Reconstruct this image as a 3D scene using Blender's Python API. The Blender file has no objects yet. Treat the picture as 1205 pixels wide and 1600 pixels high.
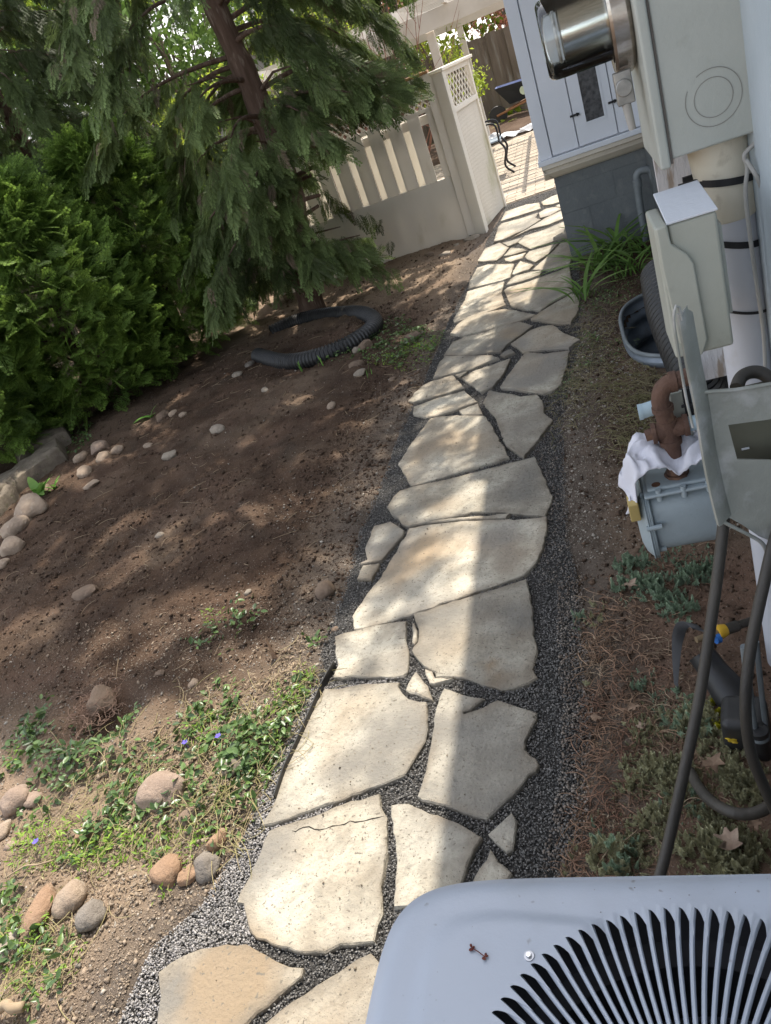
import bpy, bmesh, math, random
import numpy as np
from mathutils import Vector, Matrix
from mathutils.geometry import delaunay_2d_cdt

scene = bpy.context.scene
COL = scene.collection
# ------------------------------------------------------------------ camera
FPX, CX, CY, H = 1189.0, 602.5, 800.0, 1.6      # focal length in photo pixels, principal point, eye height
def _n(v): v = np.array(v, float); return v/np.linalg.norm(v)
DN = _n((858, 2080, FPX))                        # straight down, in camera axes
FW = np.array((248.0, -782.0, FPX)); FW = _n(FW - DN*FW.dot(DN))
RT = np.cross(DN, FW)
cd = bpy.data.cameras.new('camera'); cam = bpy.data.objects.new('camera', cd); COL.objects.link(cam)
cd.sensor_fit = 'VERTICAL'; cd.sensor_height = 36.0; cd.lens = 36.0*FPX/1600.0
cd.clip_start = 0.02; cd.clip_end = 600
def _w(v): return Vector((float(np.dot(v, RT)), float(np.dot(v, FW)), float(-np.dot(v, DN))))
cx_, cy_, cz_ = _w((1, 0, 0)), _w((0, -1, 0)), _w((0, 0, -1))
m = Matrix((cx_, cy_, cz_)).transposed().to_4x4(); m.translation = Vector((0, 0, H))
cam.matrix_world = m
scene.camera = cam
scene.render.resolution_x, scene.render.resolution_y = 771, 1024
# ------------------------------------------------------------------ light
SUN = _n((0.13, 1.0, 1.72))                      # towards the sun
EL = math.asin(SUN[2]); AZ = math.atan2(SUN[0], SUN[1])
w = bpy.data.worlds.new('World'); scene.world = w; w.use_nodes = True
nt = w.node_tree; bg = nt.nodes['Background']; sky = nt.nodes.new('ShaderNodeTexSky')
sky.sky_type = 'NISHITA'; sky.sun_disc = False; sky.sun_elevation = EL; sky.sun_rotation = AZ
sky.air_density = 1.0; sky.dust_density = 1.5; sky.ozone_density = 1.0
hs = nt.nodes.new('ShaderNodeHueSaturation'); hs.inputs['Saturation'].default_value = .38; nt.links.new(sky.outputs[0], hs.inputs['Color']); nt.links.new(hs.outputs[0], bg.inputs[0]); bg.inputs[1].default_value = 0.15
sl = bpy.data.lights.new('sun', 'SUN'); so = bpy.data.objects.new('sun', sl); COL.objects.link(so)
sl.energy = 2.5; sl.angle = math.radians(0.55); sl.color = (1.0, 0.93, 0.82)
so.rotation_euler = Vector(SUN).to_track_quat('Z', 'Y').to_euler(); so.location = (0, 0, 30)
scene.view_settings.view_transform = 'Standard'; scene.view_settings.look = 'None'
scene.view_settings.exposure = 1.58; scene.view_settings.gamma = 1.0
# ------------------------------------------------------------------ where things stand
def ray(px, py):
    v = np.array((px-CX, py-CY, FPX)); return np.array((v.dot(RT), v.dot(FW), -v.dot(DN)))
def at(px, py, z=0.0):                           # point on a level plane
    r = ray(px, py); t = (z-H)/r[2]; return Vector((r[0]*t, r[1]*t, z))
def aty(px, py, Y):                              # point on an upright plane across the path
    r = ray(px, py)*(Y/ray(px, py)[1]); return Vector((r[0], Y, r[2]+H))
rng = np.random.default_rng(7); random.seed(7)
# ------------------------------------------------------------------ noise on arrays
def _hash(ix, iy, s):
    h = (ix.astype(np.int64)*374761393 + iy.astype(np.int64)*668265263 + s*974711) & 0x7fffffff
    h = ((h ^ (h >> 13))*1274126177) & 0x7fffffff
    return ((h ^ (h >> 16)) & 0xffff)/65535.0
def vnoise(x, y, s=0):
    ix, iy = np.floor(x), np.floor(y); fx, fy = x-ix, y-iy
    fx, fy = fx*fx*(3-2*fx), fy*fy*(3-2*fy)
    a, b, c, d = _hash(ix, iy, s), _hash(ix+1, iy, s), _hash(ix, iy+1, s), _hash(ix+1, iy+1, s)
    return (a*(1-fx)+b*fx)*(1-fy) + (c*(1-fx)+d*fx)*fy - .5
def fbm(x, y, f, o=4, s=0, g=.5):
    t = 0; a = 1.0
    for k in range(o): t = t + a*vnoise(x*f+k*7.3, y*f-k*3.1, s+k); f *= 2.03; a *= g
    return t
# ------------------------------------------------------------------ materials
def lin(c):                                      # colours are written as linear reflectance
    return (c[0], c[1], c[2], 1)
def mat(name, c1, c2=None, scale=4.0, rough=.8, bump=0.0, bscale=40.0, metal=0.0, spec=.3, c3=None, s3=1.0, t3=(.55, .7),
        isl=0.0, attr=None, trans=0.0, detail=4.0, objr=0.0, speck=None, alpha=None, bdist=.01, stretch=None, rvar=0.0, c4=None, s4=1.0, t4=(.5, .7), c5=None, s5=1.0, t5=(.5, .7)):
    M = bpy.data.materials.new(name); M.use_nodes = True; N = M.node_tree.nodes; L = M.node_tree.links
    P = N['Principled BSDF']; P.inputs['Roughness'].default_value = rough; P.inputs['Metallic'].default_value = metal
    P.inputs['Specular IOR Level'].default_value = spec
    tc = N.new('ShaderNodeTexCoord'); src = tc.outputs['Object']
    if stretch:
        mp = N.new('ShaderNodeMapping'); mp.inputs['Scale'].default_value = stretch; L.new(src, mp.inputs[0]); src = mp.outputs[0]
    def noise(sc, de=4.0, ro=.55):
        n = N.new('ShaderNodeTexNoise'); n.inputs['Scale'].default_value = sc; n.inputs['Detail'].default_value = de
        n.inputs['Roughness'].default_value = ro; L.new(src, n.inputs['Vector']); return n.outputs['Fac']
    def ramp(fac, a, b):
        r = N.new('ShaderNodeMapRange'); r.inputs[1].default_value = a; r.inputs[2].default_value = b; L.new(fac, r.inputs[0]); return r.outputs[0]
    def mix(fac, a, b, mode='MIX'):
        x = N.new('ShaderNodeMix'); x.data_type = 'RGBA'; x.blend_type = mode
        if isinstance(fac, float): x.inputs[0].default_value = fac
        else: L.new(fac, x.inputs[0])
        for i, v in ((6, a), (7, b)):
            if isinstance(v, tuple): x.inputs[i].default_value = lin(v)
            else: L.new(v, x.inputs[i])
        return x.outputs[2]
    col = None
    if c2 is None: c2 = tuple(x*.85 for x in c1)
    col = mix(ramp(noise(scale, detail), .35, .65), c1, c2)
    if c3 is not None: col = mix(ramp(noise(s3, 5.0), *t3), col, c3)
    if c4 is not None: col = mix(ramp(noise(s4, 5.0, .7), *t4), col, c4)
    if c5 is not None: col = mix(ramp(noise(s5, 2.0), *t5), col, c5)
    if attr:
        for an, ac in attr:
            a = N.new('ShaderNodeAttribute'); a.attribute_name = an; col = mix(a.outputs['Fac'], col, ac)
    if speck:
        col = mix(ramp(noise(speck[0], 2.0), speck[1], speck[1]+.06), col, speck[2])
    if isl:
        g = N.new('ShaderNodeNewGeometry'); mr = N.new('ShaderNodeMapRange')
        mr.inputs[3].default_value = 1-isl; mr.inputs[4].default_value = 1+isl; L.new(g.outputs['Random Per Island'], mr.inputs[0])
        h = N.new('ShaderNodeHueSaturation'); L.new(mr.outputs[0], h.inputs['Value']); L.new(col, h.inputs['Color']); col = h.outputs[0]
    if objr:
        g = N.new('ShaderNodeObjectInfo'); mr = N.new('ShaderNodeMapRange')
        mr.inputs[3].default_value = 1-objr; mr.inputs[4].default_value = 1+objr; L.new(g.outputs['Random'], mr.inputs[0])
        h = N.new('ShaderNodeHueSaturation'); L.new(mr.outputs[0], h.inputs['Value']); L.new(col, h.inputs['Color']); col = h.outputs[0]
    L.new(col, P.inputs['Base Color'])
    if rvar:
        r = N.new('ShaderNodeMapRange'); r.inputs[3].default_value = max(.02, rough-rvar); r.inputs[4].default_value = min(1, rough+rvar)
        L.new(noise(scale*2.3), r.inputs[0]); L.new(r.outputs[0], P.inputs['Roughness'])
    if bump:
        b = N.new('ShaderNodeBump'); b.inputs['Strength'].default_value = bump; b.inputs['Distance'].default_value = bdist
        L.new(noise(bscale, 6.0, .65), b.inputs['Height']); L.new(b.outputs[0], P.inputs['Normal'])
    if trans:
        T = N.new('ShaderNodeBsdfTranslucent'); L.new(col, T.inputs[0]); X = N.new('ShaderNodeMixShader'); X.inputs[0].default_value = trans
        L.new(P.outputs[0], X.inputs[1]); L.new(T.outputs[0], X.inputs[2]); L.new(X.outputs[0], N['Material Output'].inputs[0])
    return M
# ------------------------------------------------------------------ objects
ORG = {}
def tag(o, label=None, cat=None, group=None, kind=None):
    if label: o['label'] = label
    if cat: o['category'] = cat
    if group: o['group'] = group
    if kind: o['kind'] = kind
    return o
def empty(name, loc, label, cat, group=None):
    o = bpy.data.objects.new(name, None); COL.objects.link(o); o.empty_display_size = .05
    o.location = loc; ORG[o.name] = Vector(loc); return tag(o, label, cat, group)
def link(name, me, material, parent=None, origin=None, smooth=False, autosm=None):
    """link a mesh whose vertices are in world space"""
    o = bpy.data.objects.new(name, me); COL.objects.link(o)
    org = ORG[parent.name] if parent is not None else (Vector(origin) if origin is not None else Vector((0, 0, 0)))
    me.transform(Matrix.Translation(-org))
    ORG[o.name] = org
    if parent is not None: o.parent = parent
    else: o.location = org
    if isinstance(material, (list, tuple)):
        for q in material: me.materials.append(q)
    elif material: me.materials.append(material)
    if smooth: me.polygons.foreach_set('use_smooth', [True]*len(me.polygons))
    if autosm is not None:
        me.polygons.foreach_set('use_smooth', [True]*len(me.polygons))
        me.set_sharp_from_angle(angle=math.radians(autosm))
    me.update(); return o
def npmesh(name, V, F, attrs=None):
    """V (n,3), F (m,k) equal sized faces; attrs: name -> per-face floats"""
    me = bpy.data.meshes.new(name); V = np.ascontiguousarray(V, dtype=np.float32); F = np.ascontiguousarray(F, dtype=np.int32)
    k = F.shape[1]; me.vertices.add(len(V)); me.vertices.foreach_set('co', V.ravel())
    me.loops.add(F.size); me.loops.foreach_set('vertex_index', F.ravel())
    me.polygons.add(len(F)); me.polygons.foreach_set('loop_start', np.arange(0, F.size, k, dtype=np.int32))
    me.polygons.foreach_set('loop_total', np.full(len(F), k, dtype=np.int32))
    for an, av in (attrs or {}).items():
        dom = 'FACE' if len(av) == len(F) else 'POINT'
        a = me.attributes.new(an, 'FLOAT', dom); a.data.foreach_set('value', np.ascontiguousarray(av, dtype=np.float32))
    me.update(calc_edges=True); return me
class MB:
    def __init__(s): s.v = []; s.f = []; s.m = []; s.mi = 0
    def add(s, vs, fs):
        b = len(s.v); s.v += [tuple(x) for x in vs]; s.f += [tuple(b+i for i in f) for f in fs]; s.m += [s.mi]*len(fs); return s
    def hexa(s, p):                              # 8 corners: bottom 4 then top 4
        return s.add(p, [(0, 3, 2, 1), (4, 5, 6, 7), (0, 1, 5, 4), (1, 2, 6, 5), (2, 3, 7, 6), (3, 0, 4, 7)])
    def box(s, x0, x1, y0, y1, z0, z1):
        return s.hexa([(x0, y0, z0), (x1, y0, z0), (x1, y1, z0), (x0, y1, z0), (x0, y0, z1), (x1, y0, z1), (x1, y1, z1), (x0, y1, z1)])
    def obox(s, c, ax, ay, az):                  # centre and three half axes
        c, ax, ay, az = map(Vector, (c, ax, ay, az))
        return s.hexa([c-ax-ay-az, c+ax-ay-az, c+ax+ay-az, c-ax+ay-az, c-ax-ay+az, c+ax-ay+az, c+ax+ay+az, c-ax+ay+az])
    def prism(s, poly, d):                       # polygon of points pushed along d
        n = len(poly); d = Vector(d); a = [Vector(p) for p in poly]
        return s.add(a+[p+d for p in a], [tuple(range(n))[::-1], tuple(range(n, 2*n))]+[(i, (i+1) % n, n+(i+1) % n, n+i) for i in range(n)])
    def tube(s, pts, r, n=10, cap=True):
        P = [Vector(p) for p in pts]; R = r if isinstance(r, (list, tuple)) else [r]*len(P)
        rings = []; up = None
        for i, p in enumerate(P):
            t = (P[min(i+1, len(P)-1)]-P[max(i-1, 0)]).normalized()
            if up is None: up = Vector((0, 0, 1)) if abs(t.z) < .9 else Vector((1, 0, 0))
            a = t.cross(up).normalized(); up = a.cross(t).normalized()
            rings.append([p+(a*math.cos(q)+up*math.sin(q))*R[i] for q in [2*math.pi*j/n for j in range(n)]])
        vs = [v for rr in rings for v in rr]; fs = []
        for i in range(len(P)-1):
            for j in range(n): fs.append((i*n+j, i*n+(j+1) % n, (i+1)*n+(j+1) % n, (i+1)*n+j))
        if cap: fs += [tuple(range(n))[::-1], tuple((len(P)-1)*n+j for j in range(n))]
        return s.add(vs, fs)
    def build(s, name, material, parent=None, origin=None, smooth=False, autosm=None, bevel=0, seg=2, recalc=True):
        me = bpy.data.meshes.new(name); me.from_pydata(s.v, [], s.f); me.update()
        if recalc:
            bm = bmesh.new(); bm.from_mesh(me); bmesh.ops.recalc_face_normals(bm, faces=bm.faces); bm.to_mesh(me); bm.free()
        if any(s.m): me.polygons.foreach_set('material_index', s.m)
        if origin is None and parent is None:
            a = np.array(s.v); origin = ((a[:, 0].min()+a[:, 0].max())/2, (a[:, 1].min()+a[:, 1].max())/2, a[:, 2].min())
        o = link(name, me, material, parent, origin, smooth, autosm)
        if bevel:
            b = o.modifiers.new('bevel', 'BEVEL'); b.width = bevel; b.segments = seg; b.limit_method = 'ANGLE'; b.angle_limit = math.radians(40)
            me.polygons.foreach_set('use_smooth', [True]*len(me.polygons))
            w = o.modifiers.new('wn', 'WEIGHTED_NORMAL'); w.keep_sharp = True
        return o
def spline(pts, n=8):                            # smooth curve through points
    P = [Vector(p) for p in pts]; P = [P[0]*2-P[1]]+P+[P[-1]*2-P[-2]]; out = []
    for i in range(1, len(P)-2):
        for k in range(n):
            t = k/n; a, b, c, d = P[i-1], P[i], P[i+1], P[i+2]
            out.append(.5*((2*b)+(c-a)*t+(2*a-5*b+4*c-d)*t*t+(3*b-a-3*c+d)*t**3))
    out.append(P[-2]); return out
# ------------------------------------------------------------------ foliage
def strips(lines):
    """lines of (p0, p1, width) in the XY plane -> kite shaped quads"""
    V = []; F = []
    for (x0, y0), (x1, y1), w in lines:
        dx, dy = x1-x0, y1-y0; l = math.hypot(dx, dy) or 1; nx, ny = -dy/l*w/2, dx/l*w/2; mx, my = x0+dx*.4, y0+dy*.4
        b = len(V); V += [(x0, y0, 0), (mx-nx, my-ny, 0), (x1, y1, 0), (mx+nx, my+ny, 0)]; F.append((b, b+1, b+2, b+3))
    return np.array(V, float), np.array(F, int)
def spray(kind, seed):
    r = random.Random(seed); L = []
    if kind == 'cedar': n, ang, w, ln, cur = 10, .62, .020, .42, .5
    else: n, ang, w, ln, cur = 7, .80, .026, .52, .15
    L.append(((0, 0), (0, 1), w*1.2))
    for i in range(n):
        t = .06+.9*i/n
        for sd in (-1, 1):
            a = ang*r.uniform(.8, 1.2); l = ln*(1-t)**.7*(.55+.45*math.sin(math.pi*min(1, t+.35)))*r.uniform(.75, 1.1)+.05
            ex, ey = sd*math.sin(a)*l, t+math.cos(a)*l; L.append(((0, t), (ex, ey), w))
            m_ = 4 if kind == 'cedar' else 3
            for j in range(m_):
                u = .25+.7*j/m_; bx, by = ex*u, t+(ey-t)*u
                for s2 in (-1, 1):
                    a2 = sd*a+s2*ang*.8; l2 = l*(.38 if kind == 'cedar' else .5)*(1.1-u)+.03
                    L.append(((bx, by), (bx+math.sin(a2)*l2, by+math.cos(a2)*l2), w*.9))
    V, F = strips(L)
    # droop along the length and cup across it
    V[:, 2] = -cur*.35*V[:, 1]**2 - .25*np.abs(V[:, 0])**1.5 + .012*np.sin(V[:, 1]*31+V[:, 0]*47)
    return V, F
def scatter(name, temps, P, D, Nn, S, which=None, val=None):
    """place templates: P positions, D growth directions (template +Y), Nn face normals (template +Z), S sizes"""
    P, D, Nn, S = (np.asarray(a, float) for a in (P, D, Nn, S))
    D = D/np.linalg.norm(D, axis=1)[:, None]; X = np.cross(D, Nn); X /= (np.linalg.norm(X, axis=1)[:, None]+1e-9); Z = np.cross(X, D)
    R = np.stack([X, D, Z], 2)*(S[:, None, None] if S.ndim == 1 else S[:, None, :])
    if which is None: which = rng.integers(0, len(temps), len(P))
    VV = []; FF = []; AA = []; TT = []; b = 0
    for k, (tv, tf) in enumerate(temps):
        idx = np.where(which == k)[0]
        if not len(idx): continue
        v = np.einsum('nij,mj->nmi', R[idx], tv)+P[idx][:, None, :]
        f = (tf[None]+(np.arange(len(idx))*len(tv))[:, None, None]+b)
        VV.append(v.reshape(-1, 3)); FF.append(f.reshape(-1, tf.shape[1])); b += len(idx)*len(tv)
        vv = (val[idx] if val is not None else rng.random(len(idx))); AA.append(np.repeat(vv, len(tf)))
        ty = tv[tf].mean(1)[:, 1]; TT.append(np.tile(np.clip(ty, 0, 1), len(idx)))
    return npmesh(name, np.concatenate(VV), np.concatenate(FF), {'tone': np.concatenate(AA), 'tip': np.concatenate(TT)})
def leafmat(name, dark, light, tip, trans=.25, rough=.55, tipamt=.5, spec=.25):
    M = bpy.data.materials.new(name); M.use_nodes = True; N = M.node_tree.nodes; L = M.node_tree.links; P = N['Principled BSDF']
    a = N.new('ShaderNodeAttribute'); a.attribute_name = 'tone'; t = N.new('ShaderNodeAttribute'); t.attribute_name = 'tip'
    x = N.new('ShaderNodeMix'); x.data_type = 'RGBA'; L.new(a.outputs['Fac'], x.inputs[0]); x.inputs[6].default_value = lin(dark); x.inputs[7].default_value = lin(light)
    mm = N.new('ShaderNodeMath'); mm.operation = 'POWER'; L.new(t.outputs['Fac'], mm.inputs[0]); mm.inputs[1].default_value = 2.0
    m2 = N.new('ShaderNodeMath'); m2.operation = 'MULTIPLY'; L.new(mm.outputs[0], m2.inputs[0]); m2.inputs[1].default_value = tipamt
    m3 = N.new('ShaderNodeMath'); m3.operation = 'MULTIPLY'; L.new(m2.outputs[0], m3.inputs[0]); L.new(a.outputs['Fac'], m3.inputs[1])
    y = N.new('ShaderNodeMix'); y.data_type = 'RGBA'; L.new(m3.outputs[0], y.inputs[0]); L.new(x.outputs[2], y.inputs[6]); y.inputs[7].default_value = lin(tip)
    g = N.new('ShaderNodeNewGeometry'); mr = N.new('ShaderNodeMapRange'); mr.inputs[3].default_value = .75; mr.inputs[4].default_value = 1.25
    L.new(g.outputs['Random Per Island'], mr.inputs[0]); h = N.new('ShaderNodeHueSaturation'); L.new(mr.outputs[0], h.inputs['Value']); L.new(y.outputs[2], h.inputs['Color'])
    L.new(h.outputs[0], P.inputs['Base Color']); P.inputs['Roughness'].default_value = rough; P.inputs['Specular IOR Level'].default_value = spec
    T = N.new('ShaderNodeBsdfTranslucent'); L.new(h.outputs[0], T.inputs[0]); X = N.new('ShaderNodeMixShader'); X.inputs[0].default_value = trans
    L.new(P.outputs[0], X.inputs[1]); L.new(T.outputs[0], X.inputs[2]); L.new(X.outputs[0], N['Material Output'].inputs[0])
    return M
def leaf_template(n=3, wid=.45, fold=.15, bend=.25):
    """single simple leaf of length 1 as quads"""
    V = []; F = []
    for i in range(n+1):
        t = i/n; w_ = wid*math.sin(math.pi*(t*.92+.04))**.8/2; z = -bend*t*t
        V += [(-w_, t, z+fold*w_), (0, t, z-fold*w_*.6), (w_, t, z+fold*w_)]
    for i in range(n):
        b = i*3; F += [(b, b+1, b+4, b+3), (b+1, b+2, b+5, b+4)]
    return np.array(V, float), np.array(F, int)
def rdir(n, up=0.0, spread=1.0):
    v = rng.normal(size=(n, 3))*spread; v[:, 2] += up; return v/np.linalg.norm(v, axis=1)[:, None]
def pebble_template(seed, flat=.7):
    r = np.random.default_rng(seed)
    V = np.array([(1, 0, 0), (0, 1, 0), (-1, 0, 0), (0, -1, 0), (0, 0, 1), (0, 0, -1)], float)*r.uniform(.7, 1.1, (6, 3))+r.normal(0, .18, (6, 3))
    V[:, 2] *= flat
    return V, np.array([(0, 1, 4), (1, 2, 4), (2, 3, 4), (3, 0, 4), (1, 0, 5), (2, 1, 5), (3, 2, 5), (0, 3, 5)])
def pebbles(name, P, S, seed=0):
    temps = [pebble_template(seed+k) for k in range(6)]
    n = len(P); D = rng.normal(size=(n, 3)); D[:, 2] *= .4; Nn = rng.normal(0, .35, (n, 3)); Nn[:, 2] += 1
    return scatter(name, temps, P, D, Nn, S)
STONES = [
('nearest cream flagstone with a large smooth brown patch, at the left end of the path', [(248,1520),(266,1505),(290,1492),(313,1482),(353,1477),(384,1477),(402,1485),(432,1500),(452,1510),(474,1512),(471,1527),(452,1542),(419,1572),(386,1598),(333,1641),(250,1641),(246,1598),(250,1559)]),
('large rounded cream flagstone with a long hairline crack across its upper corner', [(422,1298),(452,1288),(499,1271),(549,1253),(593,1241),(595,1260),(604,1278),(605,1312),(606,1332),(600,1362),(595,1385),(598,1429),(590,1446),(585,1472),(532,1477),(509,1489),(462,1487),(426,1477),(402,1466),(391,1456),(386,1432),(381,1414),(371,1412),(376,1396),(389,1373),(402,1346),(411,1316)]),
('sunlit cream flagstone running under the edge of the air conditioner beside the brown patched stone', [(580,1490),(559,1502),(515,1527),(476,1554),(439,1578),(417,1600),(386,1628),(406,1665),(565,1665),(632,1632),(615,1532)]),
('tall half shaded flagstone reaching the top edge of the air conditioner', [(611,1258),(638,1258),(660,1265),(685,1275),(715,1288),(735,1298),(754,1310),(742,1328),(732,1350),(720,1388),(710,1415),(616,1420),(616,1390),(619,1360),(620,1330),(615,1300),(612,1275)]),
('small shaded chip of flagstone alone in dark gravel at the right edge of the path', [(800,1270),(808,1282),(806,1300),(802,1328),(792,1332),(778,1320),(763,1304),(780,1288)]),
('pale triangular flagstone half hidden by the air conditioner corner', [(768,1328),(780,1348),(800,1366),(785,1390),(735,1405),(736,1386),(750,1358)]),
('large notched flagstone with a ragged right edge and a straight shadow down its left side', [(694,1076),(704,1078),(720,1085),(740,1090),(758,1092),(746,1100),(736,1109),(724,1113),(726,1116),(745,1110),(778,1094),(800,1101),(840,1114),(838,1125),(829,1142),(821,1158),(821,1172),(830,1182),(838,1186),(843,1196),(838,1205),(826,1212),(818,1225),(800,1244),(780,1262),(761,1280),(740,1275),(720,1268),(695,1259),(660,1251),(652,1245),(658,1230),(664,1205),(670,1180),(674,1162),(676,1145),(680,1115),(688,1088)]),
('very large fully sunlit cream flagstone with a crumb of dirt near its lower edge', [(508,1076),(530,1076),(575,1068),(626,1065),(622,1072),(628,1082),(638,1092),(665,1099),(669,1118),(668,1138),(665,1158),(652,1182),(636,1204),(632,1212),(612,1221),(575,1235),(538,1250),(500,1262),(455,1280),(425,1290),(409,1292),(412,1285),(428,1260),(438,1220),(458,1172),(468,1150),(482,1122),(495,1098)]),
('small pinkish triangular flagstone between four larger stones', [(650,1050),(662,1065),(678,1094),(660,1089),(634,1079),(638,1068)]),
('squarish sunlit flagstone with a soft dark spot in its middle', [(525,996),(540,990),(565,984),(600,975),(635,971),(634,1000),(639,1025),(637,1050),(632,1056),(615,1059),(575,1058),(550,1057),(535,1060),(521,1059),(528,1040),(525,1020)]),
('large flagstone with orange rust marks on its shaded half', [(646,961),(675,953),(709,941),(766,924),(823,906),(828,929),(833,958),(835,991),(839,1020),(833,1045),(840,1059),(822,1069),(802,1075),(783,1077),(754,1069),(723,1059),(704,1058),(682,1058),(680,1051),(661,1042),(653,1031),(644,1017),(646,1011),(653,1004),(656,986),(650,972)]),
('narrow greenish sliver of stone tucked into the side of the rust marked flagstone', [(645,974),(648,975),(652,986),(652,1001),(648,1008),(644,1005)]),
('thin pale chip of stone under the lower corner of the rust marked flagstone', [(664,1046),(675,1049),(679,1060),(709,1061),(698,1065),(678,1070),(672,1069)]),
('widest flagstone on the path, warm tan with a brown stained shaded end', [(640,826),(667,821),(698,817),(738,815),(780,813),(822,812),(855,809),(855,831),(848,859),(836,881),(819,900),(794,908),(752,922),(709,938),(667,953),(611,970),(568,982),(553,983),(550,963),(568,935),(591,907),(613,873),(627,847)]),
('long thin splinter of stone in the joint above the widest flagstone', [(653,819),(687,812),(721,808),(760,806),(798,802),(791,809),(766,811),(732,811),(698,814),(667,818)]),
('long cream flagstone with a grey smudged right end pointing into the dirt', [(836,713),(847,737),(863,775),(862,785),(852,806),(822,804),(780,800),(738,801),(709,809),(681,813),(653,821),(639,824),(630,821),(623,811),(613,805),(605,794),(615,778),(625,768),(653,760),(705,748),(750,736),(790,725)]),
('small bluish grey flagstone at the left edge beside the widest stone', [(611,815),(632,829),(630,838),(613,856),(596,876),(577,880),(563,882),(564,880),(574,875),(570,859),(577,842),(584,822)]),
('tiny pale four sided paving chip below the small bluish grey stone', [(567,884),(594,881),(587,894),(580,906),(558,905)]),
('big diamond shaped flagstone dappled with leaf shade in the middle of the path', [(672,654),(690,651),(715,649),(757,650),(767,662),(779,684),(789,702),(795,715),(774,722),(740,732),(702,743),(665,754),(643,760),(634,745),(622,724),(641,694)]),
('small sunlit triangular chip at the top of the diamond shaped flagstone', [(717,642),(747,631),(754,647),(740,648),(722,648)]),
('bright yellow lit narrow flagstone at the left edge of the path', [(646,636),(677,624),(726,611),(746,628),(717,639),(685,649),(667,652),(655,649),(645,647)]),
('dull grey pointed flagstone just beyond the bright yellow lit one', [(639,622),(662,602),(677,595),(708,586),(726,606),(715,609),(685,618),(647,629),(638,628)]),
('shaded flagstone with a paler sunlit streak at the right edge beside the dirt', [(755,629),(764,610),(794,615),(814,620),(839,617),(849,629),(852,647),(865,658),(852,674),(837,694),(819,715),(802,705),(789,694),(782,674),(774,652),(762,639)]),
('wide brown grey shaded flagstone partly covered by soil at its lower right', [(781,606),(794,587),(809,567),(822,551),(852,553),(890,547),(886,570),(877,600),(864,610),(849,615),(827,612),(802,608)]),
('shaded brown flagstone with a pointed right end near the window well', [(799,537),(829,516),(847,510),(865,508),(881,520),(906,531),(889,544),(852,546),(818,551)]),
('tiny stone chip in the joint between two shaded brown flagstones', [(781,556),(789,549),(799,546),(805,551),(789,558)]),
('five sided flagstone with bright leaf dapples in the middle of the path', [(721,591),(740,580),(798,560),(789,582),(779,595),(769,606),(751,613),(740,603)]),
('long grey dappled flagstone above the five sided one', [(677,590),(687,566),(696,557),(740,556),(769,555),(780,560),(760,567),(735,577),(702,585)]),
('very small pointed chip at the left tip of the five sided flagstone', [(712,586),(730,581),(719,590)]),
('sunlit flagstone crossed by the corner of the house shadow', [(694,555),(707,535),(727,527),(760,519),(789,509),(814,503),(832,509),(812,525),(794,537),(783,549),(760,552),(727,556)]),
('elongated dappled flagstone just short of the large blue shaded one', [(704,522),(716,507),(730,498),(753,490),(785,483),(804,484),(823,488),(838,491),(827,496),(799,506),(765,515),(723,525)]),
('fully shaded flagstone under the tips of the strappy green leaves', [(830,499),(846,487),(869,473),(895,458),(906,464),(904,486),(892,505),(876,506),(851,503)]),
('flagstone striped with fine branch shadows at the left edge of the path', [(708,500),(716,486),(727,468),(730,456),(760,447),(788,440),(784,458),(788,472),(791,477),(765,487),(737,497),(710,504)]),
('large flagstone cut in half by the house shadow beside the foundation', [(788,454),(793,449),(823,441),(853,430),(890,417),(895,449),(894,456),(869,470),(844,486),(823,483),(799,479),(794,470)]),
('sunlit cream flagstone at the left edge beside the pale dry soil', [(734,440),(746,419),(762,414),(804,412),(797,433),(785,438),(753,446),(732,451)]),
('small sunlit five sided stone at the centre of a cluster of little ones', [(813,408),(834,414),(827,421),(804,429),(800,428),(806,417)]),
('narrow sunlit stone with a faint damp mark touching the half shaded large one', [(791,446),(797,437),(806,431),(830,425),(846,423),(844,430),(818,439)]),
('sunlit and shaded flagstone lying against the foundation corner', [(832,421),(862,395),(876,381),(894,374),(895,403),(890,412),(869,420),(853,422)]),
('leaf shaped sunlit stone left of the foundation corner', [(820,401),(827,393),(873,380),(857,397),(837,410),(823,405)]),
('broad bright flagstone beside the foundation wall under the bay', [(809,378),(820,368),(851,359),(889,344),(892,363),(890,370),(860,379),(830,389),(820,385)]),
('tiny wedge of stone at the left tip of the broad bright flagstone', [(784,380),(797,377),(817,371),(809,379),(795,385)]),
('small sunlit stone above the smallest oval one', [(787,400),(799,387),(818,389),(824,392),(799,399)]),
('small oval sunlit stone in the cluster of little ones', [(788,404),(822,395),(816,404),(799,409),(790,408)]),
('six sided sunlit flagstone at the left edge near the gate post', [(746,408),(758,389),(781,379),(795,387),(785,400),(776,407),(753,409)]),
('long sunlit flagstone starting at the foot of the gate panel', [(772,379),(778,356),(783,349),(813,341),(841,332),(837,340),(845,343),(823,358),(799,369),(785,376)]),
('thin pointed sunlit stone reaching from the foundation towards the gate', [(799,372),(823,359),(853,341),(881,328),(885,340),(857,351),(827,359)]),
('sunlit flagstone at the corner of the gate panel bordering the brick patio', [(782,346),(790,331),(823,320),(843,317),(845,326),(811,337)]),
('small sunlit flagstone right of the dark triangular gap', [(842,333),(853,326),(869,323),(878,326),(860,337),(844,341)]),
('farthest right flagstone bordering the brick patio beside the foundation', [(846,316),(860,308),(878,302),(881,314),(864,319),(849,321)]),
('tiny flagstone squeezed against the far end of the foundation', [(868,322),(881,316),(884,324),(874,325)]),
]
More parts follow.
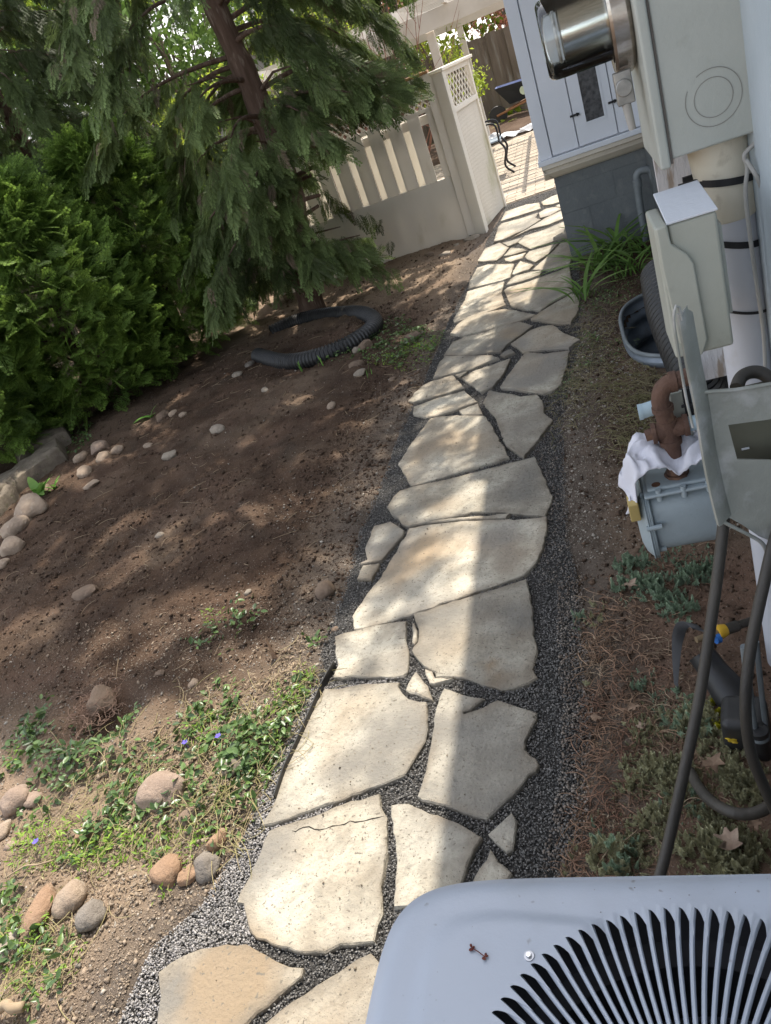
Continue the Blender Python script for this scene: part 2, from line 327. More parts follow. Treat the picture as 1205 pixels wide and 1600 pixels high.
# ================================================================== GROUND
LEFTB = [(120,1760),(200,1600),(215,1560),(250,1480),(330,1410),(395,1300),(425,1220),(470,1130),(500,1060),(520,985),(540,930),(556,880),(572,820),(608,740),(638,650),(668,590),(690,540),(705,500),(735,440),(765,372),(790,330)]
RIGHTB = [(892,362),(896,400),(900,460),(905,540),(880,600),(868,650),(866,720),(872,780),(868,830),(884,900),(885,1000),(895,1100),(893,1200),(875,1300),(850,1400),(850,1760)]
LB = np.array([at(*p)[:2] for p in LEFTB]); RB = np.array([at(*p)[:2] for p in RIGHTB]); 
RB = RB[np.argsort(RB[:, 1])]; LB = LB[np.argsort(LB[:, 1])]
def path_dist(x, y):                             # >0 inside the path corridor (metres from its edge)
    xl = np.interp(y, LB[:, 0+1], LB[:, 0]); xr = np.interp(y, RB[:, 1], RB[:, 0])
    return np.where(y < 9.2, np.minimum(x-xl, xr-x), -1)
def sstep(x, a, b): t = np.clip((x-a)/(b-a), 0, 1); return t*t*(3-2*t)
HOLE = at(165, 1135)
def gz(x, y):                                    # height of the ground
    x = np.asarray(x, float); y = np.asarray(y, float)
    near = sstep(-np.hypot(x+2, (y-5)*.6), -9, -5)
    h = near*(.045*fbm(x, y, 1.3, 3, 1)+.022*fbm(x, y, 6, 3, 5)+.014*fbm(x, y, 28, 3, 9))
    bed = sstep(-x, 1.3, 2.0)*sstep(y, 1.7, 2.5)*sstep(-y, -8, -6); h += bed*.03*(1+fbm(x, y, 2.2, 2, 3))+bed*.012*np.abs(fbm(x, y, 14, 3, 4))
    r = np.hypot(x-HOLE.x, (y-HOLE.y)*1.2); h -= .085*np.exp(-(r/.13)**2); h += .035*np.exp(-((r-.22)/.09)**2)*(x < HOLE.x+.3)
    pd = path_dist(x, y); k = sstep(pd, -.07, .02); h = h*(1-k)+k*(-.022+.004*fbm(x, y, 20, 2, 2)); h -= .006*sstep(pd, -.2, -.05)*(1-k)
    h = np.where((x > .31) & (y > -3) & (y < 1.96), -.05, h)
    h = np.where(y > 8.9, np.where(x > -3.6, -.03, h), h)
    return h
def axis(segs):
    out = []
    for a, b, s in segs: out += list(np.arange(a, b-1e-6, s))
    return np.array(out+[segs[-1][1]])
xs = axis([(-160, -20, 20), (-20, -8, 1), (-8, -5, .08), (-5, -3.2, .035), (-3.2, .5, .016), (.5, 2, .15), (2, 20, 3), (20, 160, 20)])
ys = axis([(-60, -2, 8), (-2, .6, .12), (.6, 3.4, .014), (3.4, 6, .024), (6, 9.4, .045), (9.4, 20, .4), (20, 200, 15)])
gx, gy = np.meshgrid(xs, ys); gzv = gz(gx.ravel(), gy.ravel())
V = np.stack([gx.ravel(), gy.ravel(), gzv], 1); nx, ny = len(xs), len(ys)
i = np.arange(nx-1)[None, :]+np.arange(ny-1)[:, None]*nx; F = np.stack([i, i+1, i+nx+1, i+nx], -1).reshape(-1, 4)
# hole for the window well (a D against the house wall)
WELL_Y, WELL_X, WELL_A, WELL_B = 4.06, .46, .405, .50
def well_d(x, y):                                # <1 inside the D
    return (np.abs((x-WELL_X)/WELL_A)**3.2+np.abs((y-WELL_Y)/WELL_B)**3.2)
cxf = V[F].mean(1); F = F[~((well_d(cxf[:, 0], cxf[:, 1]) < .93) & (cxf[:, 0] < .47))]
x, y = V[:, 0], V[:, 1]
dry = np.clip(sstep(-y, -2.0, -1.25)*sstep(-x, .9, 1.2)*1.0 + sstep(y, 5.6, 6.8)*.75*(x < -.9) + .40*sstep(path_dist(x, y), -.45, -.1)*(x < -.9)+ .5*(x > -.5)*sstep(-y, -4.6, -3.4)+.5*fbm(x, y, 2.5, 4, 11), 0, 1)
dry[(x > -.5)] *= .75
red = np.clip(sstep(x, -.35, -.1)*sstep(-y, -2.4, -1.9)*.8+.6*fbm(x, y, 4, 3, 17), 0, 1)
gritty = np.clip(sstep(path_dist(x, y), -.32, -.05)+.3*fbm(x, y, 9, 3, 20), 0, 1)*(path_dist(x, y) < .02)
me = npmesh('ground', V, F, {'dry': dry, 'redd': red, 'grit': gritty})
m_soil = mat('soil', (.056, .035, .024), (.096, .062, .042), 6, .95, 1.0, 110, attr=[('dry', (.29, .215, .15)), ('redd', (.19, .12, .085)), ('grit', (.125, .10, .08))], c3=(.06, .042, .03), s3=2.3, spec=.1, speck=(190, .66, (.36, .32, .27)))
g = link('ground', me, m_soil, smooth=True); tag(g, kind='structure')
# ------------------------------------------------------------------ gravel bed sheet of the path
yy = np.arange(.2, 9.3, .05); P = []; F = []
for k, q in enumerate(yy):
    xl = float(np.interp(q, LB[:, 1], LB[:, 0])); xr = float(np.interp(q, RB[:, 1], RB[:, 0]))
    for j in range(9):
        xx = xl-.03+(xr-xl+.06)*j/8; P.append((xx, q, -.014+.0015*math.sin(xx*60+q*41)))
for k in range(len(yy)-1):
    for j in range(8): F.append((k*9+j, k*9+j+1, (k+1)*9+j+1, (k+1)*9+j))
m_gbed = mat('gravel dark', (.05, .048, .046), (.08, .075, .07), 90, .95, 1, 160, spec=.2)
g = link('path', npmesh('path', np.array(P), np.array(F)), m_gbed, smooth=True); tag(g, kind='structure')
# ================================================================== FLAGSTONES
from mathutils.geometry import tessellate_polygon
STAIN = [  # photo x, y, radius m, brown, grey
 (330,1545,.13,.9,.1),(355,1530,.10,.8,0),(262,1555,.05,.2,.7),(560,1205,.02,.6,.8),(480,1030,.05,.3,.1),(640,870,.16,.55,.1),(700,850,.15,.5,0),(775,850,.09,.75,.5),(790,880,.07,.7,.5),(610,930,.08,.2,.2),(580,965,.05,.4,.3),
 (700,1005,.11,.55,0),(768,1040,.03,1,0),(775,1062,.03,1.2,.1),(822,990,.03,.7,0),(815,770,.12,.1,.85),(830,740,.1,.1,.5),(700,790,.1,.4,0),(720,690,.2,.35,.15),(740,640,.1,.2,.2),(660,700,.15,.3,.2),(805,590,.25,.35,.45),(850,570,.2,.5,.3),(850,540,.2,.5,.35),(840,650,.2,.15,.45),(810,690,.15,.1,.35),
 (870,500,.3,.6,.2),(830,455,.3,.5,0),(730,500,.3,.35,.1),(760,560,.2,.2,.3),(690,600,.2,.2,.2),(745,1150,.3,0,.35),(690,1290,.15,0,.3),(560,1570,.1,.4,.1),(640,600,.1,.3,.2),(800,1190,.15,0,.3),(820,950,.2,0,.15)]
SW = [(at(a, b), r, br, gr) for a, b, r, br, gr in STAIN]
def flagstone(lab, px, k):
    r = np.random.default_rng(100+k); pts = [at(a, b) for a, b in px]
    ar = sum(pts[i-1].x*pts[i].y-pts[i].x*pts[i-1].y for i in range(len(pts)))/2
    if ar < 0: pts = pts[::-1]
    # finer, slightly chipped outline
    per = []; 
    for i, p in enumerate(pts):
        q = pts[(i+1) % len(pts)]; d = (q-p).length; n = max(1, int(d/.022)); nrm = Vector(((q-p).y, -(q-p).x, 0)).normalized() if d > 0 else Vector()
        for j in range(n):
            t = j/n; per.append(p.lerp(q, t)+nrm*float(r.normal(0, .0018))*(0 if n == 1 else 1))
    n = len(per); c = sum(per, Vector())/n
    inset = []
    for i in range(n):
        a = (per[i]-per[i-1]).normalized(); b = (per[(i+1) % n]-per[i]).normalized(); t = (a+b)
        t = t.normalized() if t.length > .05 else a; inset.append(per[i]+Vector((-t.y, t.x, 0))*(.002+.0015*abs(r.normal())))
    sz = math.sqrt(abs(ar)); step = min(.03, max(.01, sz/6))
    xs_ = [p.x for p in per]; ys_ = [p.y for p in per]; poly = np.array([(p.x, p.y) for p in inset])
    gx_, gy_ = np.meshgrid(np.arange(min(xs_), max(xs_), step), np.arange(min(ys_), max(ys_), step*(1.0 if c.y < 4 else 1.6)))
    G = np.stack([gx_.ravel(), gy_.ravel()], 1)+r.normal(0, step*.18, (gx_.size, 2)); G = G[inpoly(G, poly) & (edgedist(G, poly) > step*.5)]
    vin = [Vector((a, b)) for a, b in poly]+[Vector((a, b)) for a, b in G]
    vo, eo, fo, *_ = delaunay_2d_cdt(vin, [(i, (i+1) % n) for i in range(n)], [], 1, 1e-6)
    nt_ = len(vo); X = np.array([v.x for v in vo]); Y = np.array([v.y for v in vo])
    ed = edgedist(np.stack([X, Y], 1), poly)
    tilt = r.normal(0, .006, 2); z = .004+(X-c.x)*tilt[0]+(Y-c.y)*tilt[1]+.0012*fbm(X, Y, 6, 3, k)+.0009*np.round(2.2*fbm(X, Y, 3.2, 2, k+50))-.0008*np.exp(-ed/.005)
    cd_ = (np.hypot(X-c.x, Y-c.y))
    V = [(X[i], Y[i], z[i]) for i in range(nt_)]; b = len(V)
    ci = [int(np.argmin((X-p.x)**2+(Y-p.y)**2)) for p in inset]
    V += [(per[i].x, per[i].y, V[ci[i]][2]-.0025-.0015*abs(r.normal())) for i in range(n)]
    V += [(per[i].x+r.normal(0, .002), per[i].y+r.normal(0, .002), -.035) for i in range(n)]
    F = [tuple(f) for f in fo]
    for i in range(n):
        j = (i+1) % n
        if ci[i] != ci[j]: F.append((ci[i], b+i, b+j, ci[j]))
        F.append((b+i, b+n+i, b+n+j, b+j))
    me = bpy.data.meshes.new('flagstone'); me.from_pydata(V, [], F); me.validate(); me.update()
    bm = bmesh.new(); bm.from_mesh(me); bmesh.ops.recalc_face_normals(bm, faces=bm.faces); bm.to_mesh(me); bm.free()
    VX = np.array([v.co.x for v in me.vertices]); VY = np.array([v.co.y for v in me.vertices]); br = np.zeros(len(VX)); gr = np.zeros(len(VX))
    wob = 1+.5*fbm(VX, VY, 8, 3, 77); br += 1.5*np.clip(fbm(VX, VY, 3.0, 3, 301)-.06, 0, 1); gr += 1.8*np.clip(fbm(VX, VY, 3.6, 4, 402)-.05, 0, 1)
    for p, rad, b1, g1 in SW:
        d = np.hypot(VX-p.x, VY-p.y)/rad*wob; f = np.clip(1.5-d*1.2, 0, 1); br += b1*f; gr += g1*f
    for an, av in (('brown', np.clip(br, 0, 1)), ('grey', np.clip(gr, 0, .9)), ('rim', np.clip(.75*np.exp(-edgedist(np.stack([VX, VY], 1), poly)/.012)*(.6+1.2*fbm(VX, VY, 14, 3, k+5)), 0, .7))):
        a_ = me.attributes.new(an, 'FLOAT', 'POINT'); a_.data.foreach_set('value', av.astype(np.float32))
    o = link('flagstone', me, m_flag, origin=(c.x, c.y, -.02)); me.polygons.foreach_set('use_smooth', [True]*len(me.polygons)); me.set_sharp_from_angle(angle=math.radians(28))
    tag(o, lab, 'flagstone', 'flagstones of the garden path'); return np.array([(p.x, p.y) for p in per])
def inpoly(P, poly):
    x, y = P[:, 0], P[:, 1]; c = np.zeros(len(P), bool); n = len(poly); j = n-1
    for i in range(n):
        xi, yi = poly[i]; xj, yj = poly[j]
        with np.errstate(divide='ignore', invalid='ignore'): c ^= ((yi > y) != (yj > y)) & (x < (xj-xi)*(y-yi)/(yj-yi+1e-12)+xi)
        j = i
    return c
def edgedist(P, poly):
    d = np.full(len(P), 9.0); n = len(poly)
    for i in range(n):
        a = poly[i]; b = poly[(i+1) % n]; ab = b-a; t = np.clip(((P-a)@ab)/(ab@ab+1e-12), 0, 1); d = np.minimum(d, np.hypot(*(P-a-t[:, None]*ab).T))
    return d
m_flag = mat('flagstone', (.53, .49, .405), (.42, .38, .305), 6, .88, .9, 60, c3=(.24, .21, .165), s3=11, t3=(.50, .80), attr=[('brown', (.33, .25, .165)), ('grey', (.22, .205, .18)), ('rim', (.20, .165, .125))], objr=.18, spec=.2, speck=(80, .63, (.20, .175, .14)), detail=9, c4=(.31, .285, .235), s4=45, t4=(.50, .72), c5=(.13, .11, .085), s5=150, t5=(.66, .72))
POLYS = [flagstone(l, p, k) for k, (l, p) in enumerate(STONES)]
# thin crack in the second flagstone, a dark wandering strip just above the surface
def ribbon(pts, w, z):
    mb = MB(); P = [Vector(p) for p in pts]; A = []; B = []
    for i, p in enumerate(P):
        t = (P[min(i+1, len(P)-1)]-P[max(i-1, 0)]).normalized(); s = Vector((-t.y, t.x, 0))*w/2*(.35+1.1*abs(math.sin(i*1.7+.4)))*(0.2 if i in (0, len(P)-1) else 1)
        A.append(p+s+Vector((0, 0, z))); B.append(p-s+Vector((0, 0, z)))
    n = len(P); mb.add(A+B, [(i, i+1, n+i+1, n+i) for i in range(n-1)]); return mb
crk = [at(a, b) for a, b in [(457,1299),(463,1301),(468,1297),(475,1294),(484,1293),(492,1297),(500,1298),(510,1296),(520,1292),(530,1291),(540,1289),(548,1284),(556,1286),(570,1284),(580,1281),(590,1279),(601,1276)]]
st2 = [o for o in COL.objects if o.name == 'flagstone.001'][0]
m_black = mat('near black', (.02, .017, .014), None, 5, 1)  # near black, for the crack line and the well floor
co = np.array([tuple(v.co+ORG[st2.name]) for v in st2.data.vertices]); co = co[co[:, 2] > -.008]
for p in crk: p.z = float(np.max(co[np.argsort(np.hypot(co[:, 0]-p.x, co[:, 1]-p.y))[:4], 2]))
ribbon(crk, .003, .0004).build('crack', m_black, st2)
# ------------------------------------------------------------------ gravel stones
def sample_gravel(n, y0, y1):
    y = rng.uniform(y0, y1, n); xl = np.interp(y, LB[:, 1], LB[:, 0])-.03; xr = np.interp(y, RB[:, 1], RB[:, 0])+.04
    x = xl+(xr-xl)*rng.random(n); P = np.stack([x, y], 1); ok = np.ones(n, bool)
    for po in POLYS:
        lo = po.min(0)-.01; hi = po.max(0)+.01; s = np.where(ok & (P[:, 0] > lo[0]) & (P[:, 0] < hi[0]) & (P[:, 1] > lo[1]) & (P[:, 1] < hi[1]))[0]
        if len(s): ok[s[inpoly(P[s], po)]] = False
    return P[ok]
def sample_on(n, y0, y1):
    P = np.stack([rng.uniform(-1.3, -.1, n*3), rng.uniform(y0, y1, n*3)], 1); ok = np.zeros(len(P), bool)
    for po in POLYS: ok |= inpoly(P, po) & (edgedist(P, po) > .006)
    P = P[ok]; k = rng.random(len(P)) < .25+1.6*np.clip(fbm(P[:, 0], P[:, 1], 2.2, 3, 33), 0, 1); return P[k][:n]
A = np.concatenate([sample_gravel(62000, .6, 2.0), sample_gravel(44000, 2.0, 3.6), sample_gravel(18000, 3.6, 6), sample_gravel(9000, 6, 9)])
S = rng.uniform(.0019, .0045, len(A))*(1+.12*np.clip(A[:, 1]-3, 0, 4)); Z = -.0125+rng.random(len(A))*.007
m_grav = mat('gravel', (.13, .125, .118), (.19, .18, .168), 30, .88, 0, isl=.62, spec=.3)
o = link('gravel', pebbles('gravel', np.column_stack([A, Z]), S, 5), m_grav); tag(o, kind='stuff', cat='gravel', label='dark crushed stone filling the joints and borders of the flagstone path')
# ------------------------------------------------------------------ clods and crumbs of soil
def box_pts(n, x0, x1, y0, y1): return np.stack([rng.uniform(x0, x1, n), rng.uniform(y0, y1, n)], 1)
A = np.concatenate([box_pts(17000, -3.6, -1, 1.9, 3.6), box_pts(9000, -1.6, -1.0, 2, 5), box_pts(15000, -4.2, -1, 2.2, 6), box_pts(5000, -3.2, -.9, 5, 8), box_pts(9000, -.42, .29, 1.5, 4.2), box_pts(4000, -.2, .29, 4, 6)])
A = A[(path_dist(A[:, 0], A[:, 1]) < -.01) & ~((well_d(A[:, 0], A[:, 1]) < 1.1))]
S = .0016+.0035*rng.random(len(A))**3+.012*rng.random(len(A))**18; S *= (1+.12*np.clip(A[:, 1]-2.5, 0, 4))
A2 = box_pts(900, -3.8, -1.1, 1.8, 6); A2 = A2[path_dist(A2[:, 0], A2[:, 1]) < -.05]; A = np.concatenate([A, A2]); S = np.concatenate([S, .004+.009*rng.random(len(A2))**2])
m_clod = mat('soil crumbs', (.078, .051, .036), (.122, .084, .060), 3, .95, .5, 200, isl=.45, spec=.1)
o = link('soil crumbs', pebbles('soil_crumbs', np.column_stack([A, gz(A[:, 0], A[:, 1])+S*.2]), S, 20), m_clod); o.name = 'soil_crumbs'; tag(o, kind='stuff', cat='soil', label='crumbs and clods of dug garden soil strewn over the beds')
A = np.concatenate([box_pts(15000, -2.6, -1, .6, 2.3), box_pts(22000, -1.75, -1.0, .6, 1.55)]); A = A[path_dist(A[:, 0], A[:, 1]) < -.01]; S = .0014+.003*rng.random(len(A))**3+.008*rng.random(len(A))**18
o = link('dry_crumbs', pebbles('dry_crumbs', np.column_stack([A, gz(A[:, 0], A[:, 1])+S*.2]), S, 60), mat('dry soil crumbs', (.25, .19, .14), (.33, .265, .20), 3, .95, .5, 200, isl=.35, spec=.1)); tag(o, kind='stuff', cat='soil', label='pale dry crumbs of soil on the sunlit ground at the lower left')
# paler gravel at the lower left border: dust and sunlight put into its colour
A = sample_gravel(70000, .6, 1.75); d_ = path_dist(A[:, 0], A[:, 1]); xm = np.interp(A[:, 1], LB[:, 1], LB[:, 0]); A = A[(A[:, 0]-xm < .30-.1*rng.random(len(A))) & (rng.random(len(A)) < .85)]
S = rng.uniform(.0022, .0048, len(A)); o = link('light_gravel', pebbles('light_gravel', np.column_stack([A, -.009+rng.random(len(A))*.006]), S, 80), mat('light gravel', (.27, .255, .25), (.34, .32, .30), 30, .85, 0, isl=.45, spec=.3)); tag(o, kind='stuff', cat='gravel', label='gravel coloured paler for dust and sunlight at the lower left border of the path')
# grains of soil and gravel blown into the right border
A = np.concatenate([box_pts(9000, -.55, .1, 2.1, 5.2), box_pts(9000, -.5, -.1, .8, 2.1)]); pdv = path_dist(A[:, 0], A[:, 1]); A = A[(pdv > -.06) & (pdv < np.where(A[:, 1] < 2.1, .03, .09))]
for po in POLYS: A = A[~inpoly(A, po)]
S = rng.uniform(.0022, .0055, len(A)); o = link('border_crumbs', pebbles('border_crumbs', np.column_stack([A, -.008+rng.random(len(A))*.006]), S, 90), mat('border crumbs', (.17, .135, .11), (.26, .225, .19), 9, .9, 0, isl=.5, spec=.2)); tag(o, kind='stuff', cat='grit', label='brown crumbs and grit mixed into the gravel along the right border of the path')
# crumbs of soil and grit lying on the stones
A = np.concatenate([sample_on(900, .8, 2.4), sample_on(1100, 2.4, 4.5), sample_on(500, 4.5, 7)]); S = .0009+.0016*rng.random(len(A))**2+.003*rng.random(len(A))**12
o = link('stone_top_crumbs', pebbles('stone_top_crumbs', np.column_stack([A, .0055+S*.3]), S, 95), mat('stone top crumbs', (.12, .09, .065), (.24, .2, .15), 9, .95, 0, isl=.6, spec=.1)); tag(o, kind='stuff', cat='grit', label='specks of soil and grit lying on top of the flagstones')
# pale grit: denser beside the path and on the sunlit corner
A = np.concatenate([box_pts(9000, -3.4, -1, .6, 2.2), box_pts(7000, -1.8, -1, 1.2, 5), box_pts(2500, -4, -1, 2, 7), box_pts(12000, -.45, .29, 2.2, 4.4)])
pdv = path_dist(A[:, 0], A[:, 1]); pr = np.where(A[:, 1] < 1.8, .6, .12)+.8*np.exp(pdv/.15)+.3*(A[:, 0] > -.5)+.5*fbm(A[:, 0], A[:, 1], 3, 3, 40)
A = A[(pdv < .0) & (rng.random(len(A)) < pr) & ~((well_d(A[:, 0], A[:, 1]) < 1.1))]
S = .0018+.003*rng.random(len(A))**2+.006*rng.random(len(A))**14
m_grit = mat('grit', (.27, .24, .20), (.36, .32, .27), 30, .9, 0, isl=.4, spec=.2)
o = link('grit', pebbles('grit', np.column_stack([A, gz(A[:, 0], A[:, 1])+S*.3]), S, 40), m_grit); tag(o, kind='stuff', cat='grit', label='pale grit and gravel dust scattered over the soil beside the path')
# ================================================================== PATIO of brick pavers
m_pav = mat('paver', (.40, .34, .27), (.33, .275, .215), 7, .9, .5, 60, objr=0, isl=.16, spec=.15)
m_joint = mat('paver joint', (.16, .13, .10), None, 9, .95)
base = MB(); base.box(-3.4, 2.2, 9.02, 14.8, -.12, -.012); g = base.build('patio', [m_joint]); 
mb = MB(); row = 0; yv = 9.05
while yv < 14.75:
    xv = -3.35-(row % 2)*.11
    while xv < 2.1:
        a, b = max(xv+.003, -3.38), min(xv+.217, 2.18)
        dz = random.uniform(-.0025, .0025); mb.box(a, b, yv+.003, yv+.107, -.03, -.002+dz); xv += .22
    yv += .11; row += 1
g['kind'] = 'structure'
p = mb.build('pavers', m_pav, g); 
# ================================================================== HOUSE
m_siding = mat('pale blue wall paint', (.46, .52, .56), (.38, .44, .48), 3, .7, .15, 60, spec=.3)
m_white = mat('white paint', (.66, .68, .73), (.60, .63, .68), 2.2, .5, .12, 50, spec=.35)
m_trim = mat('cream trim paint', (.62, .57, .49), (.52, .47, .40), 4, .6, .2, 60)
m_found = mat('blue grey painted brick', (.155, .168, .172), (.13, .142, .148), 5, .8, .4, 45, c3=(.18, .19, .19), s3=12, spec=.2)
m_peel = mat('peeling white paint', (.60, .58, .58), (.52, .50, .50), 3, .8, .6, 60, c3=(.33, .27, .22), s3=26, t3=(.56, .62), stretch=(1, 1, .22))
m_glassd = mat('dark glass', (.03, .032, .035), (.10, .10, .105), 34, .08, .15, 60, spec=.6)
m_blk = mat('black metal', (.02, .02, .022), None, 6, .5)
m_rust = mat('rust', (.17, .085, .05), (.10, .05, .03), 30, .9, .5, 90)
XW = .30
house = empty('house', (XW, 3, 0), 'pale house with a white panelled bay over a blue grey brick foundation', 'house')
mb = MB()                                        # main wall of horizontal lap boards
z = .735
while z < 3.45:
    a_ = .46; mb.add([(a_, 1.95, z), (a_, 6.4, z), (a_+.012, 6.4, z+.16), (a_+.012, 1.95, z+.16), (a_+.3, 1.95, z), (a_+.3, 6.4, z), (a_+.3, 6.4, z+.16), (a_+.3, 1.95, z+.16)], [(0, 1, 2, 3), (0, 4, 5, 1), (0, 3, 7, 4)]); z += .16
mb.build('siding_wall', m_siding, house)
mb = MB(); mb.box(XW, 1.2, -3, 1.95, .722, 3.45); mb.build('near_wall', m_siding, house)
mb = MB(); mb.box(XW-.012, XW-.001, .2, 2.1, .74, 3.3); mb.build('trim_board', m_siding, house, bevel=.003)
def brick_wall(mb, x0, x1, y0, y1, z0, z1, face):    # painted bricks on one or two faces
    mb.box(x0+.0015, x1, y0+.0015, y1, z0, z1)
    r = 0; zz = z0
    while zz < z1-.01:
        h = min(.186, z1-zz-.004)
        if 'f' in face:
            x = x0-(r % 2)*.2
            while x < x1:
                a, b = max(x+.003, x0), min(x+.397, x1-.002)
                if b-a > .01: mb.box(a, b, y0-random.uniform(0, .003), y0+.02, zz, zz+h)
                x += .4
        if 'l' in face:
            y = y0+.021-(r % 2)*.2
            while y < y1:
                a, b = max(y+.003, y0+.021), min(y+.397, y1-.002)
                if b-a > .01: mb.box(x0-random.uniform(0, .003), x0+.02, a, b, zz, zz+h)
                y += .4
        zz += .190; r += 1
mb = MB(); brick_wall(mb, XW, XW+.35, -3, 1.96, -.3, .72, 'l'); brick_wall(mb, .46, .8, 1.962, 6.08, -.7, .72, 'l'); mb.build('lower_wall', m_found, house)
mb = MB(); brick_wall(mb, -.175, 1.8, 6.09, 7.24, -.06, .585, 'fl'); mb.build('foundation', m_found, house)
# the bay
bay = empty('bay', (0, 6, .6), None, None); bay.parent = house; bay.location = Vector((0, 6, .6))-ORG['house']; ORG['bay'] = Vector((0, 6, .6))
BX = -.235; YB = 6.0
mb = MB(); mb.box(BX+.02, 1.8, YB+.03, 7.26, .72, 3.4); mb.build('wall', m_white, bay)
mb = MB()                                        # corner board, door frame stiles and wide fixed panel
mb.box(BX, BX+.085, YB, YB+.07, .735, 3.38); mb.box(BX-.001, BX+.03, YB+.07, 7.25, .735, 3.38)
mb.build('corner_board', m_white, bay, bevel=.004)
def xat(px, py): return aty(px, py, YB).x
xd0 = aty(907, 236, YB).x; xd1 = aty(966, 210, YB).x
mb = MB(); mb.box(BX+.092, xd0-.004, YB+.006, YB+.028, .742, 3.38); mb.build('panel', m_white, bay, bevel=.003)
mb = MB(); mb.box(xd1+.006, 1.2, YB+.006, YB+.028, .742, 3.38); mb.build('panel', m_white, bay, bevel=.003)
# door with a window
pts = [aty(*p, YB) for p in [(897, 118), (916, 193), (946, 181), (934, 105)]]
wx0, wx1, wz0, wz1 = pts[1].x, pts[2].x, pts[1].z, 1.36
dr = MB(); dr.box(xd0+.003, wx0, YB, YB+.024, .745, 1.62); dr.box(wx1, xd1, YB, YB+.024, .745, 1.62); dr.box(wx0, wx1, YB+.0003, YB+.024, .745, wz0); dr.box(wx0, wx1, YB+.0003, YB+.024, wz1, 1.62)
door = dr.build('door', m_white, bay)
f = MB(); t = .008
f.box(wx0-t, wx0+t*.6, YB-.004, YB+.01, wz0-t, wz1+t); f.box(wx1-t*.6, wx1+t, YB-.004, YB+.01, wz0-t, wz1+t); f.box(wx0+t*.6, wx1-t*.6, YB-.0038, YB+.01, wz0-t, wz0+t); f.box(wx0+t*.6, wx1-t*.6, YB-.0038, YB+.01, wz1-t, wz1+t); f.build('window_frame', m_white, door)
f = MB(); f.box(wx0+.002, wx1-.002, YB+.008, YB+.012, wz0+.002, wz1-.002); f.build('window_pane', m_glassd, door)
for (a, b), ln in (((898, 180), .032), ((957, 159), .028)):
    q = aty(a, b, YB-.006); h = MB(); h.box(q.x-ln, q.x+ln, YB-.012, YB-.0035, q.z-.007, q.z+.007); h.tube([(q.x+ln*.5, YB-.012, q.z-.011), (q.x+ln*.5, YB-.012, q.z+.011)], .006, 8); h.build('latch', m_blk, door, bevel=.001)
# sill ledge and sloping cream moulding
mb = MB(); mb.prism([(BX-.02, YB-.03, .70), (BX-.02, YB-.03, .735), (BX-.02, 7.25, .735), (BX-.02, 7.25, .70)], (2.0, 0, 0)); mb.build('ledge', m_white, bay, bevel=.004)
mb = MB(); prof = [(YB-.02, .699), (YB-.02, .672), (YB+.005, .664), (YB+.012, .635), (YB+.05, .60), (YB+.075, .586), (YB+.3, .586), (YB+.3, .699)]
mb.prism([(BX+.0, y_, z_) for y_, z_ in prof], (2.0, 0, 0)); 
mb.add([(BX-.002, YB-.02, .699), (BX-.002, 7.25, .699), (BX-.002, YB-.02, .672), (BX-.002, 7.25, .672), (BX+.055, YB+.05, .588), (BX+.055, 7.25, .588)], [(0, 1, 3, 2), (2, 3, 5, 4)]); mb.build('moulding', m_trim, bay)
# roof with its eaves (out of the frame, it shades the right of the path)
def eave(x, y0, y1, nm):
    mb = MB(); z0 = 3.4
    mb.hexa([(x, y0, z0), (4, y0, z0), (4, y1, z0), (x, y1, z0), (x, y0, z0+.14), (4, y0, z0+2.4), (4, y1, z0+2.4), (x, y1, z0+.14)])
    mb.build(nm, m_roof, house)
m_roof = mat('white soffit', (.72, .71, .69), None, 8, .8)
sh = 3.4/SUN[2]*SUN[0]; sy = 3.4/SUN[2]*SUN[1]
eave(-.705+sh, 3.0+sy, 5.2+sy, 'roof'); eave(-.635+sh, -6, 3.0+sy-.002, 'roof')
# ================================================================== METER AND BOXES ON THE WALL
m_box = mat('grey green enamel', (.42, .44, .41), (.37, .39, .36), 5, .42, .15, 30, c3=(.27, .27, .24), s3=11, t3=(.62, .8), spec=.4, rvar=.1)
m_box2 = mat('grey olive enamel', (.40, .41, .36), (.35, .36, .31), 5, .45, .15, 30, c3=(.27, .27, .23), s3=14, t3=(.62, .8), spec=.4)
m_lilac = mat('grey white pvc', (.54, .55, .59), (.47, .48, .52), 3, .5, .08, 30, c3=(.42, .40, .38), s3=9, t3=(.6, .8), spec=.4)
m_ivory = mat('ivory pvc', (.62, .58, .48), (.52, .47, .38), 6, .5, .1, 30, c3=(.28, .24, .18), s3=16, t3=(.58, .75), spec=.4)
m_steel = mat('brushed band', (.62, .56, .50), (.40, .35, .30), 24, .22, .05, 60, metal=.9, stretch=(1, 1, 3))
m_cable = mat('grey cable', (.38, .37, .35), None, 20, .6)
mbx = empty('electric_meter', (.22, 1.65, 1.30), 'pale grey electric meter box with a round glass meter, high on the house wall', 'electric meter')
mb = MB(); mb.box(.155, XW-.003, 1.518, 1.766, 1.312, 1.86); mb.build('box', m_box, mbx, bevel=.005, seg=3)
mb = MB(); mb.box(.135, .1535, 1.512, 1.787, 1.300, 1.875); mb.build('cover', m_box, mbx, bevel=.005, seg=3)
mb = MB(); mb.box(.1537, .1575, 1.5155, 1.78, 1.306, 1.87); mb.build('cover_seam', mat('dark seam', (.12, .11, .10), None, 8, .9), mbx)  # dark strip in the gap between box and cover
kc = aty(1115, 152, 1.5175); mb = MB()           # embossed knockout rings on the side
